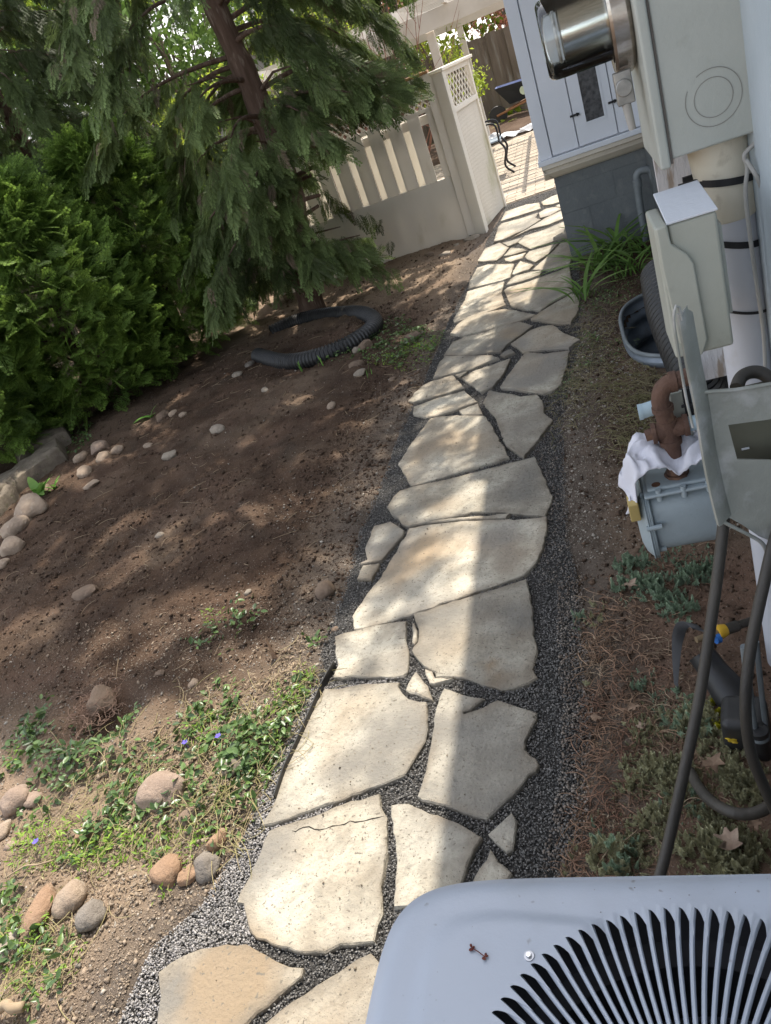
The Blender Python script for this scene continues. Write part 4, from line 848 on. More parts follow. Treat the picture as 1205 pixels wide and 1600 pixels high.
# ================================================================== HOSES AND LOOSE PLUMBING
m_hose = mat('dirty black hose', (.040, .036, .031), (.062, .054, .044), 7, .5, .25, 70, spec=.4, stretch=(1, 1, .3))
def hose(name, pts, r, lab, cat='hose', m=None, n=16):
    mb = MB(); mb.tube(spline(pts, 8), r, n); o = mb.build(name, m or m_hose, autosm=60); tag(o, lab, cat); return o
hose('hose', [aty(1133, 790, 1.19), aty(1126, 860, 1.16), aty(1113, 960, 1.11), aty(1093, 1090, 1.03), aty(1068, 1210, .95), aty(1040, 1335, .86), aty(1012, 1440, .78), aty(985, 1560, .70)], .0098, 'long straight black hose slanting from the metal bracket down behind the air conditioner')
hose('hose', [aty(1250, 760, 1.20), aty(1215, 830, 1.15), aty(1192, 920, 1.10), aty(1172, 1020, 1.05), aty(1165, 1100, 1.01), aty(1172, 1170, .99), aty(1192, 1225, .98), aty(1222, 1290, .96)], .0098, 'curved black hose at the right edge bowing toward the ground')
hose('hose', [aty(1151, 606, 1.2), aty(1158, 590, 1.22), aty(1172, 582, 1.23), aty(1190, 583, 1.23), aty(1208, 596, 1.22), aty(1235, 625, 1.2)], .0105, 'loop of black hose arching over the top of the metal bracket')
z_ = .09; hose('hose', [at(1078, 1205, .03), at(1092, 1230, .05), at(1112, 1252, .07), at(1140, 1268, z_), at(1170, 1272, z_), at(1198, 1262, z_), at(1225, 1235, z_)], .0125, 'short dull black hose lying low across the small green plants', n=14)
pl = empty('grey_pipe', (.19, 1.35, 0), 'slim grey pipe dropping into a dark coupling at the lower right edge', 'pipe')
P = [aty(1163, 1010, 1.32), aty(1172, 1090, 1.32), aty(1182, 1165, 1.32), aty(1192, 1230, 1.32)]
mb = MB(); mb.tube(P, .0085, 14); mb.tube([p+Vector((.026, .01, 0)) for p in P], .006, 12); mb.build('pipe', m_galv, pl, autosm=60)
c0, c1 = aty(1185, 1140, 1.31), aty(1197, 1195, 1.31); mb = MB(); mb.tube([c0, c0.lerp(c1, .2), c0.lerp(c1, .22), c1], [.021, .021, .019, .018], 20); mb.build('coupling', m_rubber, pl, autosm=40)
mb = MB(); mb.tube([c0.lerp(c1, .12), c0.lerp(c1, .2)], .0216, 20); mb.build('coupling_band', m_galv, pl, autosm=40)
mb = MB(); mb.tube([c1, aty(1200, 1260, 1.27), aty(1197, 1330, 1.2), aty(1182, 1385, 1.12)], .019, 20); mb.build('lower_pipe', mat('dark grey pvc', (.10, .10, .11), (.07, .07, .08), 8, .6, .2, 50), pl, autosm=40)
# black downspout adaptor with hose coupling lying in the plants
da = empty('drain_adaptor', (.09, 1.6, .02), 'black plastic drain adaptor with an open mouth lying among the small green plants', 'drain fitting')
c = at(1096, 1022, .10); e = at(1150, 1095, .02); mb = MB(); d = (e-c).normalized(); mb.tube([c, c+d*.004, c+d*.05, c+d*.10, c+d*.16], [.036, .035, .036, .044, .046], 24, cap=False); mb.tube([c+d*.001, c+d*.05, c+d*.1], [.033, .033, .03], 24, cap=False); mb.build('mouth', m_rubber, da, autosm=40)
mb = MB(); mb.tube([c+d*.05, c+d*.055], .034, 20); mb.build('mouth_inside', m_void, da)
sh_ = [at(1056, 1075, .005), at(1055, 1040, .04), at(1056, 1005, .075), at(1062, 983, .09), at(1075, 978, .095), at(1088, 988, .09)]
S_ = spline(sh_, 5); mb = MB(); vs = []
for i, p in enumerate(S_): w_2 = .02*(.25+.75*min(1, i/12)); vs += [p+Vector((w_2, -.004, .0)), p+Vector((-w_2*.4, .012, .004)), p+Vector((-w_2*.4, .0145, .006)), p+Vector((w_2, 0, .003))]
mb.add(vs, [(i*4+j, i*4+(j+1) % 4, (i+1)*4+(j+1) % 4, (i+1)*4+j) for i in range(len(S_)-1) for j in range(4)]); mb.build('curved_strap', m_rubber, da, autosm=50)
mb = MB(); mb.obox(at(1165, 1130, .05), (.05, -.01, 0), (.01, .05, 0), (0, 0, .05)); mb.build('elbow', m_rubber, da, bevel=.02, seg=4)
tp_ = empty('hose_nozzle', (.1, 1.72, .02), 'small brass coloured hose coupling with yellow and blue bands beside the black adaptor', 'hose fitting')
a, b = at(1088, 1000, .10), at(1180, 968, .08); d = (b-a)
mb = MB(); mb.tube([a, a+d*.45], .009, 14); mb.build('barrel', mat('brass', (.30, .22, .13), None, 9, .5, metal=.4), tp_, autosm=40)
mb = MB(); mb.tube([a+d*.36, a+d*.40, a+d*.5], [.017, .020, .016], 18); mb.build('yellow_collar', mat('yellow plastic', (.70, .42, .04), None, 9, .4), tp_, autosm=40)
mb = MB(); mb.tube([a+d*.30-Vector((0, .004, .012)), a+d*.37-Vector((0, .004, .012))], .0165, 18); mb.build('blue_collar', mat('blue plastic', (.05, .20, .60), None, 9, .4), tp_, autosm=40)
mb = MB(); mb.tube([a+d*.5, a+d*.7, a+d*.72, a+d*1.4], [.015, .015, .011, .011], 16); mb.build('hose_end', m_hose, tp_, autosm=40)
# ================================================================== BLACK CORRUGATED COIL ROUND THE TREE
pts = [at(404, 556, .05), at(445, 566, .05), at(490, 560, .05), at(540, 541, .05), at(575, 520, .05), at(586, 503, .05), at(572, 492, .05), at(545, 490, .05), at(500, 494, .06), at(462, 503, .06), at(424, 520, .06)]
o = ribbed(pts, .067, .028, .008, 24).build('coiled_drain_pipe', m_rubber, autosm=30); tag(o, 'black corrugated drain pipe curled round the foot of the big conifer', 'drain pipe')
# ================================================================== WHITE FENCE AND GATE PANEL
m_fw = mat('white fence paint', (.78, .74, .68), (.72, .68, .61), 3, .6, .15, 40, c3=(.60, .56, .47), s3=6, t3=(.6, .8), trans=.22, spec=.3, stretch=(1, 1, .4))
m_fg = mat('old white paint with algae', (.80, .75, .66), (.74, .69, .60), 3, .6, .15, 40, c3=(.42, .41, .20), s3=2.4, t3=(.58, .76), trans=.25, spec=.3, stretch=(1, 1, .5))
m_vinyl = mat('sunlit white vinyl', (.80, .77, .70), (.76, .73, .66), 3, .5, .05, 40, trans=.5)
m_cap = mat('bare wood cap', (.36, .20, .09), (.28, .15, .07), 20, .6, .2, 60, stretch=(.2, 1, 1))
fn = empty('white_fence', (-1.9, 8, 0), 'white board fence with narrow slots above a solid lower panel, behind the big conifer', 'fence')
XL = -3.3
mb = MB(); mb.box(-1.16, -1.045, 7.985, 8.09, -.1, 1.50); mb.build('post', m_fw, fn, bevel=.006)
mb = MB(); mb.box(XL, -1.162, 8.0, 8.03, -.05, .592); mb.build('lower_panel', m_fw, fn, bevel=.004)
mb = MB(); mb.box(XL, -1.162, 8.028, 8.10, .50, .585); mb.box(XL, -1.162, 8.036, 8.10, 1.10, 1.18); mb.build('rail', m_fw, fn)
xv = -1.30; i = 0
while xv > XL:
    w_b = .135 if i else .12; mb = MB(); mb.box(xv-w_b, xv, 8.006, 8.026, .594, 1.215+random.uniform(-.004, .004)); mb.build('board', m_fw, fn, bevel=.003)
    mb = MB(); mb.box(xv-w_b-.085, xv-w_b+.03, 8.105, 8.122, .3, 1.20); mb.build('rear_board', m_vinyl, fn)
    xv -= w_b+.068; i += 1
mb = MB(); mb.box(-1.225, -1.164, 8.006, 8.03, .594, 1.22); mb.build('board', m_fw, fn)
def lattice(mb, x0_, x1_, z0_, z1_, y, step=.075, w_=.022, t=.006, P=None):
    """crossing diagonal slats clipped to a rectangle in a plane; P maps (u, v, d) to a point"""
    P = P or (lambda u, v, d: (u, y+d, v)); W_, H_ = x1_-x0_, z1_-z0_
    for sgn in (1, -1):
        s = -H_
        while s < W_+H_:
            a0, a1 = max(0, (-s)), min(H_, W_-s)     # u = s + v
            if a1-a0 > .02:
                q = []
                for v_, dw in ((a0, -w_/2), (a1, -w_/2), (a1, w_/2), (a0, w_/2)):
                    u_ = s+v_+dw*1.2; u_ = min(max(u_, 0), W_); u_ = u_ if sgn > 0 else W_-u_; q.append((x0_+u_, z0_+v_))
                dd = 0 if sgn > 0 else t
                a_ = [P(u_, v_, dd) for u_, v_ in q]; b_ = [P(u_, v_, dd+t*.95) for u_, v_ in q]; mb.hexa(a_+b_)
            s += step
mb = MB(); lattice(mb, XL, -1.162, 1.225, 1.46, 8.02); mb.build('lattice', m_fw, fn)
mb = MB(); mb.box(XL, -1.162, 8.005, 8.05, 1.455, 1.497); mb.box(XL, -1.162, 8.004, 8.03, 1.20, 1.232); mb.build('top_rail', m_fw, fn)
mb = MB(); mb.box(XL, -1.10, 7.97, 8.09, 1.502, 1.525); mb.build('cap_rail', m_cap, fn, bevel=.004)
# gate panel standing open along the path
gp = empty('gate_panel', (-.95, 8.4, 0), 'white grooved gate panel with lattice on top, algae stained at its foot', 'gate')
G0, G1 = Vector((-1.025, 7.96, 0)), Vector((-.835, 8.99, 0)); gd = (G1-G0).normalized(); gn = Vector((gd.y, -gd.x, 0)); GL = (G1-G0).length
def gpnt(u, v, d): p = G0+gd*u+gn*d; return (p.x, p.y, v)
def gbox(mb, u0, u1, v0, v1, d0, d1): return mb.hexa([gpnt(u0, v0, d0), gpnt(u1, v0, d0), gpnt(u1, v0, d1), gpnt(u0, v0, d1), gpnt(u0, v1, d0), gpnt(u1, v1, d0), gpnt(u1, v1, d1), gpnt(u0, v1, d1)])
mb = MB(); gbox(mb, 0, .10, -.03, 1.47, -.05, .055); mb.build('stile', m_fg, gp, bevel=.005)
mb = MB(); gbox(mb, GL-.05, GL, -.03, 1.47, -.03, .03); mb.build('stile', m_fg, gp, bevel=.005)
mb = MB(); gbox(mb, .101, GL-.051, -.0, 1.10, -.015, .0)
u = .104
while u < GL-.06: gbox(mb, u, min(u+.030, GL-.052), .0, 1.10, .001, .012); u += .040
mb.build('grooved_panel', m_fg, gp)
mb = MB(); gbox(mb, .101, GL-.051, 1.10, 1.145, -.03, .035); mb.build('middle_rail', m_fg, gp, bevel=.004)
mb = MB(); lattice(mb, .10, GL-.05, 1.146, 1.425, 0, .105, .018, .006, P=lambda u, v, d: gpnt(u, v, d)); mb.build('lattice', m_fg, gp)
mb = MB(); gbox(mb, .101, GL-.051, 1.425, 1.47, -.025, .025); mb.build('upper_rail', m_fg, gp)
mb = MB(); gbox(mb, -.02, GL+.02, 1.472, 1.50, -.065, .07); mb.build('cap', m_fg, gp, bevel=.005)
# ================================================================== PERGOLA
m_perg = mat('white pergola paint', (.62, .57, .50), (.54, .49, .42), 4, .6, .2, 40, spec=.3)
pg = empty('pergola', (-1.5, 12.5, 0), 'white wooden pergola whose beam and post show above the fence', 'pergola')
for (x_, y_) in ((-1.36, 11.05), (-3.9, 11.05), (1.8, 11.05), (-1.36, 15), (-3.9, 15), (1.8, 15)):
    mb = MB(); mb.box(x_-.05, x_+.05, y_-.05, y_+.05, -.02, 1.87); mb.build('post', m_perg, pg, bevel=.005)
for y_ in (11.0, 15.0):
    mb = MB(); mb.box(-4.6, 2.4, y_-.06, y_-.02, 1.87, 2.08); mb.build('beam', m_perg, pg, bevel=.004)
x_ = -4.2
while x_ < 2.2:
    mb = MB(); mb.box(x_, x_+.045, 10.6, 15.4, 2.082, 2.20); mb.build('rafter', m_perg, pg); x_ += .62
y_ = 11.3
while y_ < 15.2:
    mb = MB(); mb.box(-4.4, 2.3, y_, y_+.04, 2.203, 2.24); mb.build('slat', m_perg, pg); y_ += .34
# ================================================================== CONIFERS
m_cedar = leafmat('cedar foliage', (.060, .082, .028), (.14, .19, .062), (.32, .44, .16), trans=.35, tipamt=.85)
m_arb = leafmat('arborvitae foliage', (.068, .120, .024), (.15, .24, .046), (.36, .55, .10), trans=.42, tipamt=.8)
m_dead = leafmat('dead brown sprays', (.10, .075, .05), (.20, .15, .10), (.26, .2, .14), trans=.1)
m_bark = mat('reddish bark', (.10, .065, .048), (.155, .105, .08), 9, .95, 1, 60, c3=(.24, .19, .15), s3=12, stretch=(3, 3, .5), spec=.1)
m_twig = mat('twigs', (.13, .095, .07), (.19, .15, .12), 20, .9, .3, 60)
CT = [spray('cedar', k) for k in range(4)]; AT = [spray('arb', k) for k in range(4)]
def weeping_tree(name, lab, base, trunk, r0, limbs, zlo, zhi, seed, bias=None, dens=1.0, extra=None, curtains=None):
    R = np.random.default_rng(seed); t = empty(name, base, lab, 'conifer tree', 'conifers at the left of the path')
    tr = spline(trunk, 6); n = len(tr)
    ptk = tr; zt = [p.z for p in tr]
    mb = MB(); mb.tube(ptk, [r0*(1-.8*(i/(n-1))**1.6)*(1+.10*math.sin(i*1.9)) for i in range(n)], 12)
    tk = mb.build('trunk', m_bark, t, smooth=True)
    P = []; D = []; N = []; S = []; lm = MB()
    for k in range(limbs):
        u = (k+R.random())/limbs; z = zlo+(zhi-zlo)*u**1.05; j = int(np.interp(z, zt, range(n))); c = tr[j]
        a = R.uniform(0, 2*math.pi); L_ = (1.35*(1-.30*max(0, (z-3.2)/5)))*R.uniform(.65, 1.15)
        if bias: L_ *= bias(a, z)
        if L_ < .12: continue
        dx, dy = math.cos(a), math.sin(a); rise = R.uniform(.0, .35); drp = R.uniform(.5, 1.0)
        if seed == 3 and z < 2.7 and dx > 0: L_ = min(L_, 1.32/max(dx, .3))
        pts = []
        for i in range(9):
            s = i/8; pts.append(Vector((c.x+dx*L_*(s**.85), c.y+dy*L_*(s**.85), max(.14, z+rise*L_*s-drp*L_*.75*s**2.2))))
        nl = 3 if (seed == 3 and z < 1.5 and dx > .2) else 6
        if z < 3.4: lm.tube(pts[:nl], [(.020 if seed == 3 else .011)*(1-.16*i)+.002 for i in range(nl)], 5, cap=False)
        m_ = int((74 if z < 3.0 else 54)*dens*L_/1.1)
        for q in range(m_):
            s = .18+.82*R.random()**.75; f = s*8; i = min(int(f), 7); p = pts[i].lerp(pts[i+1], f-i)
            side = R.normal(0, .9); ox, oy = dx+(-dy)*side, dy+dx*side; o = np.array((ox, oy, 0)); o /= np.linalg.norm(o)+1e-9
            P.append((p.x+R.normal(0, .035), p.y+R.normal(0, .035), p.z+R.normal(0, .03))); D.append(o*R.uniform(.35, 1.05)+np.array((R.normal(0, .15), R.normal(0, .15), -R.uniform(.45, 1.0)*(1.1 if s > .5 else .8))))
            nn = o+np.array((0, 0, .5))+R.normal(0, .45, 3); N.append(nn); S.append(R.uniform(.13, .30))
    for x_, y_, z_, sx, sz, nn in (curtains or []):  # hanging curtains of sprays in front of the trunk
        e_ = Vector((x_, y_, z_+sz)); j = int(np.interp(z_+sz*.6, zt, range(n))); lm.tube([tuple(tr[j]), tuple((tr[j]+e_)/2+Vector((0, 0, .06))), tuple(e_)], [.016, .010, .004], 5, cap=False)
        for _ in range(nn):
            q = np.array((x_+R.normal(0, sx), y_+R.normal(0, .10), z_+R.uniform(-sz, sz))); P.append(q); D.append(np.array((q[0]-tr[0].x+R.normal(0, .35), -.45+R.normal(0, .3), -R.uniform(.5, 1.1)))); N.append(np.array((R.normal(0, .4), -1, .5))+R.normal(0, .4, 3)); S.append(R.uniform(.13, .27))
    for gx_, gy_, hh, rr, nn in (extra or []):       # boughs that reach out over the path high up
        g0 = at(gx_, gy_); q = np.array((g0.x, g0.y, 0))+SUN*hh/SUN[2]; c = tr[int(np.interp(hh-.3, zt, range(n)))]
        lm.tube([tuple(c), tuple((np.array(c)+q)/2+np.array((0, 0, .25))), tuple(q)], [.03, .018, .004], 5, cap=False)
        for _ in range(nn):
            P.append(q+R.normal(0, rr, 3)*np.array((1, 1, .5))); D.append(np.array((R.normal(0, .6)+.4, R.normal(0, .6), -.8))); N.append(R.normal(0, 1, 3)); S.append(R.uniform(.15, .3))
    P, D, N, S = map(np.array, (P, D, N, S))
    if seed == 3:
        Dn = D/np.linalg.norm(D, axis=1)[:, None]; tipx = P[:, 0]+.7*S*Dn[:, 0]; tz = P[:, 2]+.75*S*Dn[:, 2]; lim = np.interp(tz, [0, .45, .62, .95, 1.15, 1.3, 1.4, 2.3, 2.4], [-1.62, -1.62, -2.0, -2.0, -1.65, -1.15, -.9, -.9, 3])*np.clip(P[:, 1]/6, 1, 1.2); ok = (tipx < lim+R.normal(0, .06, len(P))) & ~((P[:, 2] < .55) & (P[:, 1] < 6.22) & (P[:, 0] > -3.4))
        ok &= ~((np.abs(P[:, 0]+2.32) < .26) & (P[:, 1] < 6.62) & (P[:, 2] > 1.55) & (P[:, 2] < 2.75) & (R.random(len(P)) < .85))
        P, D, N, S = P[ok], D[ok], N[ok], S[ok]
    low = P[:, 2] < .24; P[low, 2] = .24+.12*R.random(low.sum()); D[low, 2] *= .3
    val = np.clip(.45+.9*fbm(P[:, 0]*1.0, P[:, 2]+P[:, 1], 1.6, 3, seed)+R.normal(0, .16, len(P)), 0, 1)
    link('crown', scatter('crown', CT, P, D, N, S, val=val), m_cedar, t)
    n_ = len(P)//14; q = R.integers(0, len(P), n_); q = q[P[q, 2] < 3]; dd = D[q].copy(); dd[:, 2] -= .3
    link('dead_sprays', scatter('dead_sprays', CT, P[q]+R.normal(0, .04, (len(q), 3)), dd, N[q], S[q]*.8), m_dead, t)
    lm.build('limbs', m_bark, t, smooth=True); return t
def b1(a, z):                                    # the big conifer reaches toward the path around shoulder height
    c = math.cos(a); s_ = math.sin(a); k = 1.0
    if z < 2.6: k *= (1.0+.28*max(0, c)*(1 if 1.2 < z < 2.5 else .0))*(1 if c < .4 or z > 1.2 else .8)
    if z > 3.0: k *= 1+.75*max(0, c)
    return k
T1 = [(-2.52, 6.6, -.05), (-2.40, 6.6, .6), (-2.28, 6.6, 1.13), (-2.26, 6.6, 1.82), (-2.30, 6.6, 2.43), (-2.4, 6.65, 4), (-2.45, 6.7, 6), (-2.5, 6.7, 8.6)]
weeping_tree('weeping_conifer', 'big drooping blue green conifer with a leaning reddish trunk, its foot ringed by black pipe', (-2.52, 6.6, 0), T1, .125, 165, .35, 8.4, 3, b1, extra=[(640, 880, 4.6, .09, 16), (575, 1025, 5.4, .06, 9), (600, 950, 5.0, .06, 8), (700, 690, 3.9, .14, 30), (655, 720, 4.1, .12, 24), (670, 640, 3.6, .16, 34), (720, 600, 3.2, .14, 20), (700, 560, 3.1, .16, 26), (745, 475, 2.9, .16, 30), (740, 520, 3.0, .12, 18), (615, 790, 4.4, .08, 12), (690, 745, 4.2, .06, 6), (590, 860, 4.9, .12, 24), (560, 920, 5.0, .1, 16), (530, 800, 4.4, .25, 60), (480, 900, 4.9, .25, 60), (450, 760, 4.2, .25, 50)], curtains=[(-2.50, 6.25, 1.45, .13, .30, 90), (-2.25, 6.2, 1.25, .12, .28, 80), (-2.05, 6.2, 1.55, .12, .25, 60), (-2.42, 6.25, .85, .14, .25, 80), (-2.15, 6.3, .72, .13, .2, 70), (-1.90, 6.35, .58, .14, .14, 70), (-1.78, 6.4, .50, .12, .10, 60), (-2.75, 6.3, 1.1, .13, .3, 70), (-2.85, 6.4, .75, .12, .2, 50), (-2.6, 6.2, 1.9, .1, .15, 40), (-1.75, 6.3, 1.75, .2, .15, 60), (-1.25, 6.2, 1.62, .16, .10, 45), (-1.05, 6.15, 1.50, .1, .07, 26)])
def b2(a, z): return 1.15 if z > 1.3 else .7
T2 = [(-5.0, 7.5, -.05), (-4.95, 7.5, 1), (-5.0, 7.5, 2.5), (-5.0, 7.5, 4.5), (-5.0, 7.5, 8.2)]
weeping_tree('weeping_conifer', 'drooping dark conifer behind the bright green hedge shrubs at the upper left', (-5.0, 7.5, 0), T2, .08, 190, 1.0, 8.0, 9, b2, curtains=[(-4.9, 7.1, 2.2, .16, .4, 110), (-4.7, 7.1, 1.8, .16, .3, 90), (-5.1, 7.1, 2.9, .18, .4, 90), (-4.3, 7.0, 2.3, .2, .35, 90), (-4.0, 7.0, 1.9, .2, .3, 80)])
def shrub_conifer(lab, c, r, h, n, seed):
    R = np.random.default_rng(seed); t = empty('arborvitae', (c[0], c[1], 0), lab, 'evergreen shrub', 'bright green arborvitae shrubs at the left')
    P = []; D = []; N = []; S = []
    for k in range(n):
        a = R.uniform(0, 2*math.pi); z = .12+h*R.random(); q = z/h; rr = r*(.75+.35*math.sin(math.pi*min(1, q*.9+.12)))*max(.1, 1-.75*max(0, q-.55)**1.5*2.0)
        rr *= 1+.22*float(fbm(np.array(a*1.7), np.array(z*2.0), 1, 3, seed)); rr *= R.uniform(.60, 1.03)
        o = np.array((math.cos(a), math.sin(a), 0)); P.append((c[0]+o[0]*rr, c[1]+o[1]*rr, z+.03)); D.append(o*R.uniform(.5, 1)+R.normal(0, .35, 3)+np.array((0, 0, R.uniform(-.25, .55)))); N.append(np.array((0, 0, .8))+R.normal(0, .6, 3)+o*.3); S.append(R.uniform(.13, .25))
    P, D, N, S = map(np.array, (P, D, N, S)); val = np.clip(.5+.9*fbm(P[:, 0]+P[:, 1], P[:, 2], 2.6, 3, seed)+R.normal(0, .2, n), 0, 1)
    link('crown', scatter('crown', AT, P, D, N, S, val=val), m_arb, t)
    mb = MB(); mb.tube([(c[0], c[1], -.05), (c[0]+.02, c[1], h*.5), (c[0], c[1], h*.85)], [.07, .05, .01], 8)
    for k in range(14):
        a = R.uniform(0, 6.28); z = R.uniform(.15, h*.7); mb.tube([(c[0], c[1], z), (c[0]+math.cos(a)*r*.4, c[1]+math.sin(a)*r*.4, z+.12), (c[0]+math.cos(a)*r*.8, c[1]+math.sin(a)*r*.8, z+.2)], [.014, .010, .003], 5)
    mb.build('trunk', m_bark, t, smooth=True)
shrub_conifer('bright green arborvitae shrub nearest the camera at the left edge, over the flat stone slabs', (-5.2, 4.95), .85, 2.6, 5800, 21)
shrub_conifer('bright green arborvitae shrub in the middle of the row beside the dug bed', (-4.45, 5.85), .80, 1.85, 5000, 22)
shrub_conifer('bright green arborvitae shrub at the right end of the row next to the drooping conifer', (-3.85, 6.6), .66, 1.9, 3400, 23)
# ================================================================== OLD BOARD FENCE BEHIND
m_old = mat('weathered board', (.21, .165, .125), (.15, .115, .085), 5, .9, .4, 60, c3=(.27, .24, .2), s3=8, stretch=(1.5, 1.5, .2), spec=.1)
fb = empty('board_fence', (-5.6, 8.6, 0), 'brown board fence with gaps seen between the drooping conifers', 'fence')
x_ = -8.6
while x_ < -4.16:
    mb = MB(); mb.box(x_, x_+.135, 8.58, 8.6, -.02, 1.72+random.uniform(-.02, .02)); mb.build('board', m_old, fb); x_ += .135+random.choice([.02, .028, .035])
for z in (.35, 1.45): MB().box(-8.6, -4.2, 8.602, 8.64, z, z+.08).build('rail', m_old, fb)
ff = empty('weathered_fence', (1, 17.5, 0), 'weathered grey board fence at the far end of the garden', 'fence')
x_ = -5.5; i = 0
while x_ < 3.2:
    mb = MB(); w_ = .21; mb.box(x_, x_+w_, 17.5+(.03 if i % 2 else 0), 17.52+(.03 if i % 2 else 0), .0, 1.62+random.uniform(-.03, .03)); mb.build('board', m_old, ff); x_ += w_*.86; i += 1
MB().box(-5.5, 3.2, 17.56, 17.6, 1.3, 1.4).build('rail', m_old, ff)
# ================================================================== LEAFY SHRUBS AND TREES BEYOND
LF = [leaf_template(2, .6, .2, .2)]
def leafy(name, lab, cat, base, h, r, zc, n, ls, m_, seed, group=None, twigs=40, flat=1.0, hollow=.35, lean=(0, 0), tw=.012):
    R = np.random.default_rng(seed); t = empty(name, (base[0], base[1], 0), lab, cat, group); C = np.array((base[0]+lean[0], base[1]+lean[1], zc))
    cl = R.normal(size=(max(8, n//55), 3)); cl /= np.linalg.norm(cl, axis=1)[:, None]; cl *= (hollow+(1-hollow)*R.random(len(cl))**.5)[:, None]*np.array((r, r, flat*r)); cl += C; cl[:, 2] = np.maximum(cl[:, 2], .15)
    idx = R.integers(0, len(cl), n); P = cl[idx]+R.normal(0, r*.11, (n, 3)); D = R.normal(size=(n, 3)); D[:, 2] -= .2; N = R.normal(0, .6, (n, 3)); N[:, 2] += .8
    link('crown', scatter('crown', LF, P, D, N, R.uniform(.6, 1.2, n)*ls, val=np.clip(R.random(len(cl))[idx]*.7+.3*R.random(n), 0, 1)), m_, t)
    mb = MB(); mb.tube([(base[0], base[1], -.05), (base[0]+lean[0]*.3, base[1]+lean[1]*.3, zc*.5), tuple(C)], [tw*3.5, tw*2.6, tw], 8)
    for k in range(twigs):
        e = cl[R.integers(0, len(cl))]; s = np.array((base[0]+R.normal(0, .05), base[1]+R.normal(0, .05), R.uniform(0, zc*.6))); mid = (s+e)/2+R.normal(0, r*.12, 3); mb.tube([tuple(s), tuple(mid), tuple(e)], [tw, tw*.7, tw*.25], 4, cap=False)
    mb.build('trunk', m_twig, t, smooth=True); return t
m_yg = leafmat('spring leaves', (.22, .30, .03), (.42, .50, .06), (.5, .55, .1), trans=.45)
m_dg = leafmat('summer leaves', (.06, .11, .02), (.14, .22, .05), (.2, .3, .08), trans=.35)
m_rd = leafmat('bronze leaves', (.16, .045, .035), (.30, .13, .08), (.3, .2, .1), trans=.4)
m_pk = leafmat('pink blossom', (.45, .10, .14), (.62, .28, .32), (.6, .4, .4), trans=.4)
gB = 'trees and shrubs beyond the fences'
leafy('leafy_shrub', 'tall loose yellow green shrub in front of the weathered far fence', 'shrub', (-1.75, 14.9), 2.2, .75, 1.5, 1300, .07, m_yg, 31, gB, 40)
leafy('leafy_shrub', 'yellow green shrub sprig beside the far end of the gate panel', 'shrub', (-1.35, 12.6), 1.5, .38, 1.05, 380, .06, m_yg, 32, gB, 26)
leafy('blossom_shrub', 'pink flowering shrub showing just above the white fence cap', 'shrub', (-2.2, 9.9), 1.5, .33, 1.55, 420, .05, m_pk, 33, gB, 24)
leafy('leafy_shrub', 'reddish bronze shrub hanging over the far weathered fence', 'shrub', (-.6, 18.6), 2.5, 1.2, 2.2, 1600, .08, m_rd, 34, gB, 40)
leafy('leafy_shrub', 'second bronze and pink leaved bush behind the pergola post', 'shrub', (-3.0, 18.9), 2.5, 1.1, 2.1, 1200, .08, m_rd, 35, gB, 40)
for k, (x_, y_, z_, r_, mm, lb) in enumerate([(-6.2, 10.6, 1.3, 1.1, m_yg, 'sunlit yellow green bush just behind the brown board fence'), (-4.2, 10.8, 1.6, 1.0, m_yg, 'sunlit yellow green bush showing through the big conifer'), (-8.6, 11.4, 1.6, 1.4, m_yg, 'broad yellow green bush at the far left behind the fence'), (-3.4, 13.5, 2.6, 1.3, m_yg, 'taller yellow green tree behind the pergola beam')]):
    leafy('leafy_shrub', lb, 'shrub', (x_, y_), 2, r_, z_, 2400, .075, mm, 40+k, gB, 40)
BT = [(-19, 24, 5, 4.5, m_dg, 'dark green tree at the far left horizon'), (-12, 27, 6, 5, m_yg, 'large yellow green tree beyond the left fence'), (-6, 30, 6, 5.2, m_dg, 'large mid green tree behind the conifers'), (-.8, 27, 5, 4.2, m_yg, 'spring green tree beyond the weathered fence'), (5, 30, 6, 5, m_dg, 'dark tree rising behind the bay'), (-26, 17, 6, 5, m_dg, 'big dark tree outside the left edge of the yard'), (-9.5, 14, 3.4, 2.3, m_dg, 'tall green bush filling the gap left of the drooping conifer'), (-6.2, 14.5, 3.6, 2.2, m_dg, 'tall green bush seen between the two drooping conifers'), (-3.4, 16.6, 3.9, 2.0, m_dg, 'tall green bush behind the crown of the big conifer')]
for k, (x_, y_, z_, r_, mm, lb) in enumerate(BT): leafy('leafy_tree', lb, 'tree', (x_, y_), 10, r_, z_, 14000 if r_ > 3 else 5000, .24 if r_ > 3 else .15, mm, 60+k, gB, 60, .85, .2, tw=.06 if r_ > 3 else .03)
# bare shrub above the fence
R_ = np.random.default_rng(77); mb = MB()
for k in range(70):
    b_ = np.array((-2.0+R_.normal(0, .10), 8.9+R_.normal(0, .10), 0)); a = R_.normal(.06, .19); L_ = R_.uniform(1.5, 2.5); p = [tuple(b_+np.array((math.sin(a)*L_*s+.06*math.sin(s*5+k), R_.normal(0, .01), L_*s*math.cos(a)))) for s in (0, .3, .55, .75, .9, 1)]
    mb.tube(p, [.009, .007, .0055, .004, .003, .0015], 4, cap=False)
    for q in range(4):
        s = R_.uniform(.45, .95); c_ = b_+np.array((math.sin(a)*L_*s, 0, L_*s*math.cos(a))); d_ = R_.normal(0, .16, 3)+np.array((0, 0, .22)); mb.tube([tuple(c_), tuple(c_+d_*.6), tuple(c_+d_)], [.003, .002, .001], 4, cap=False)
o = mb.build('bare_shrub', mat('red brown twigs', (.22, .10, .075), (.30, .17, .12), 20, .8), smooth=True); tag(o, 'leafless shrub of thin red brown stems rising over the white fence', 'shrub', gB)
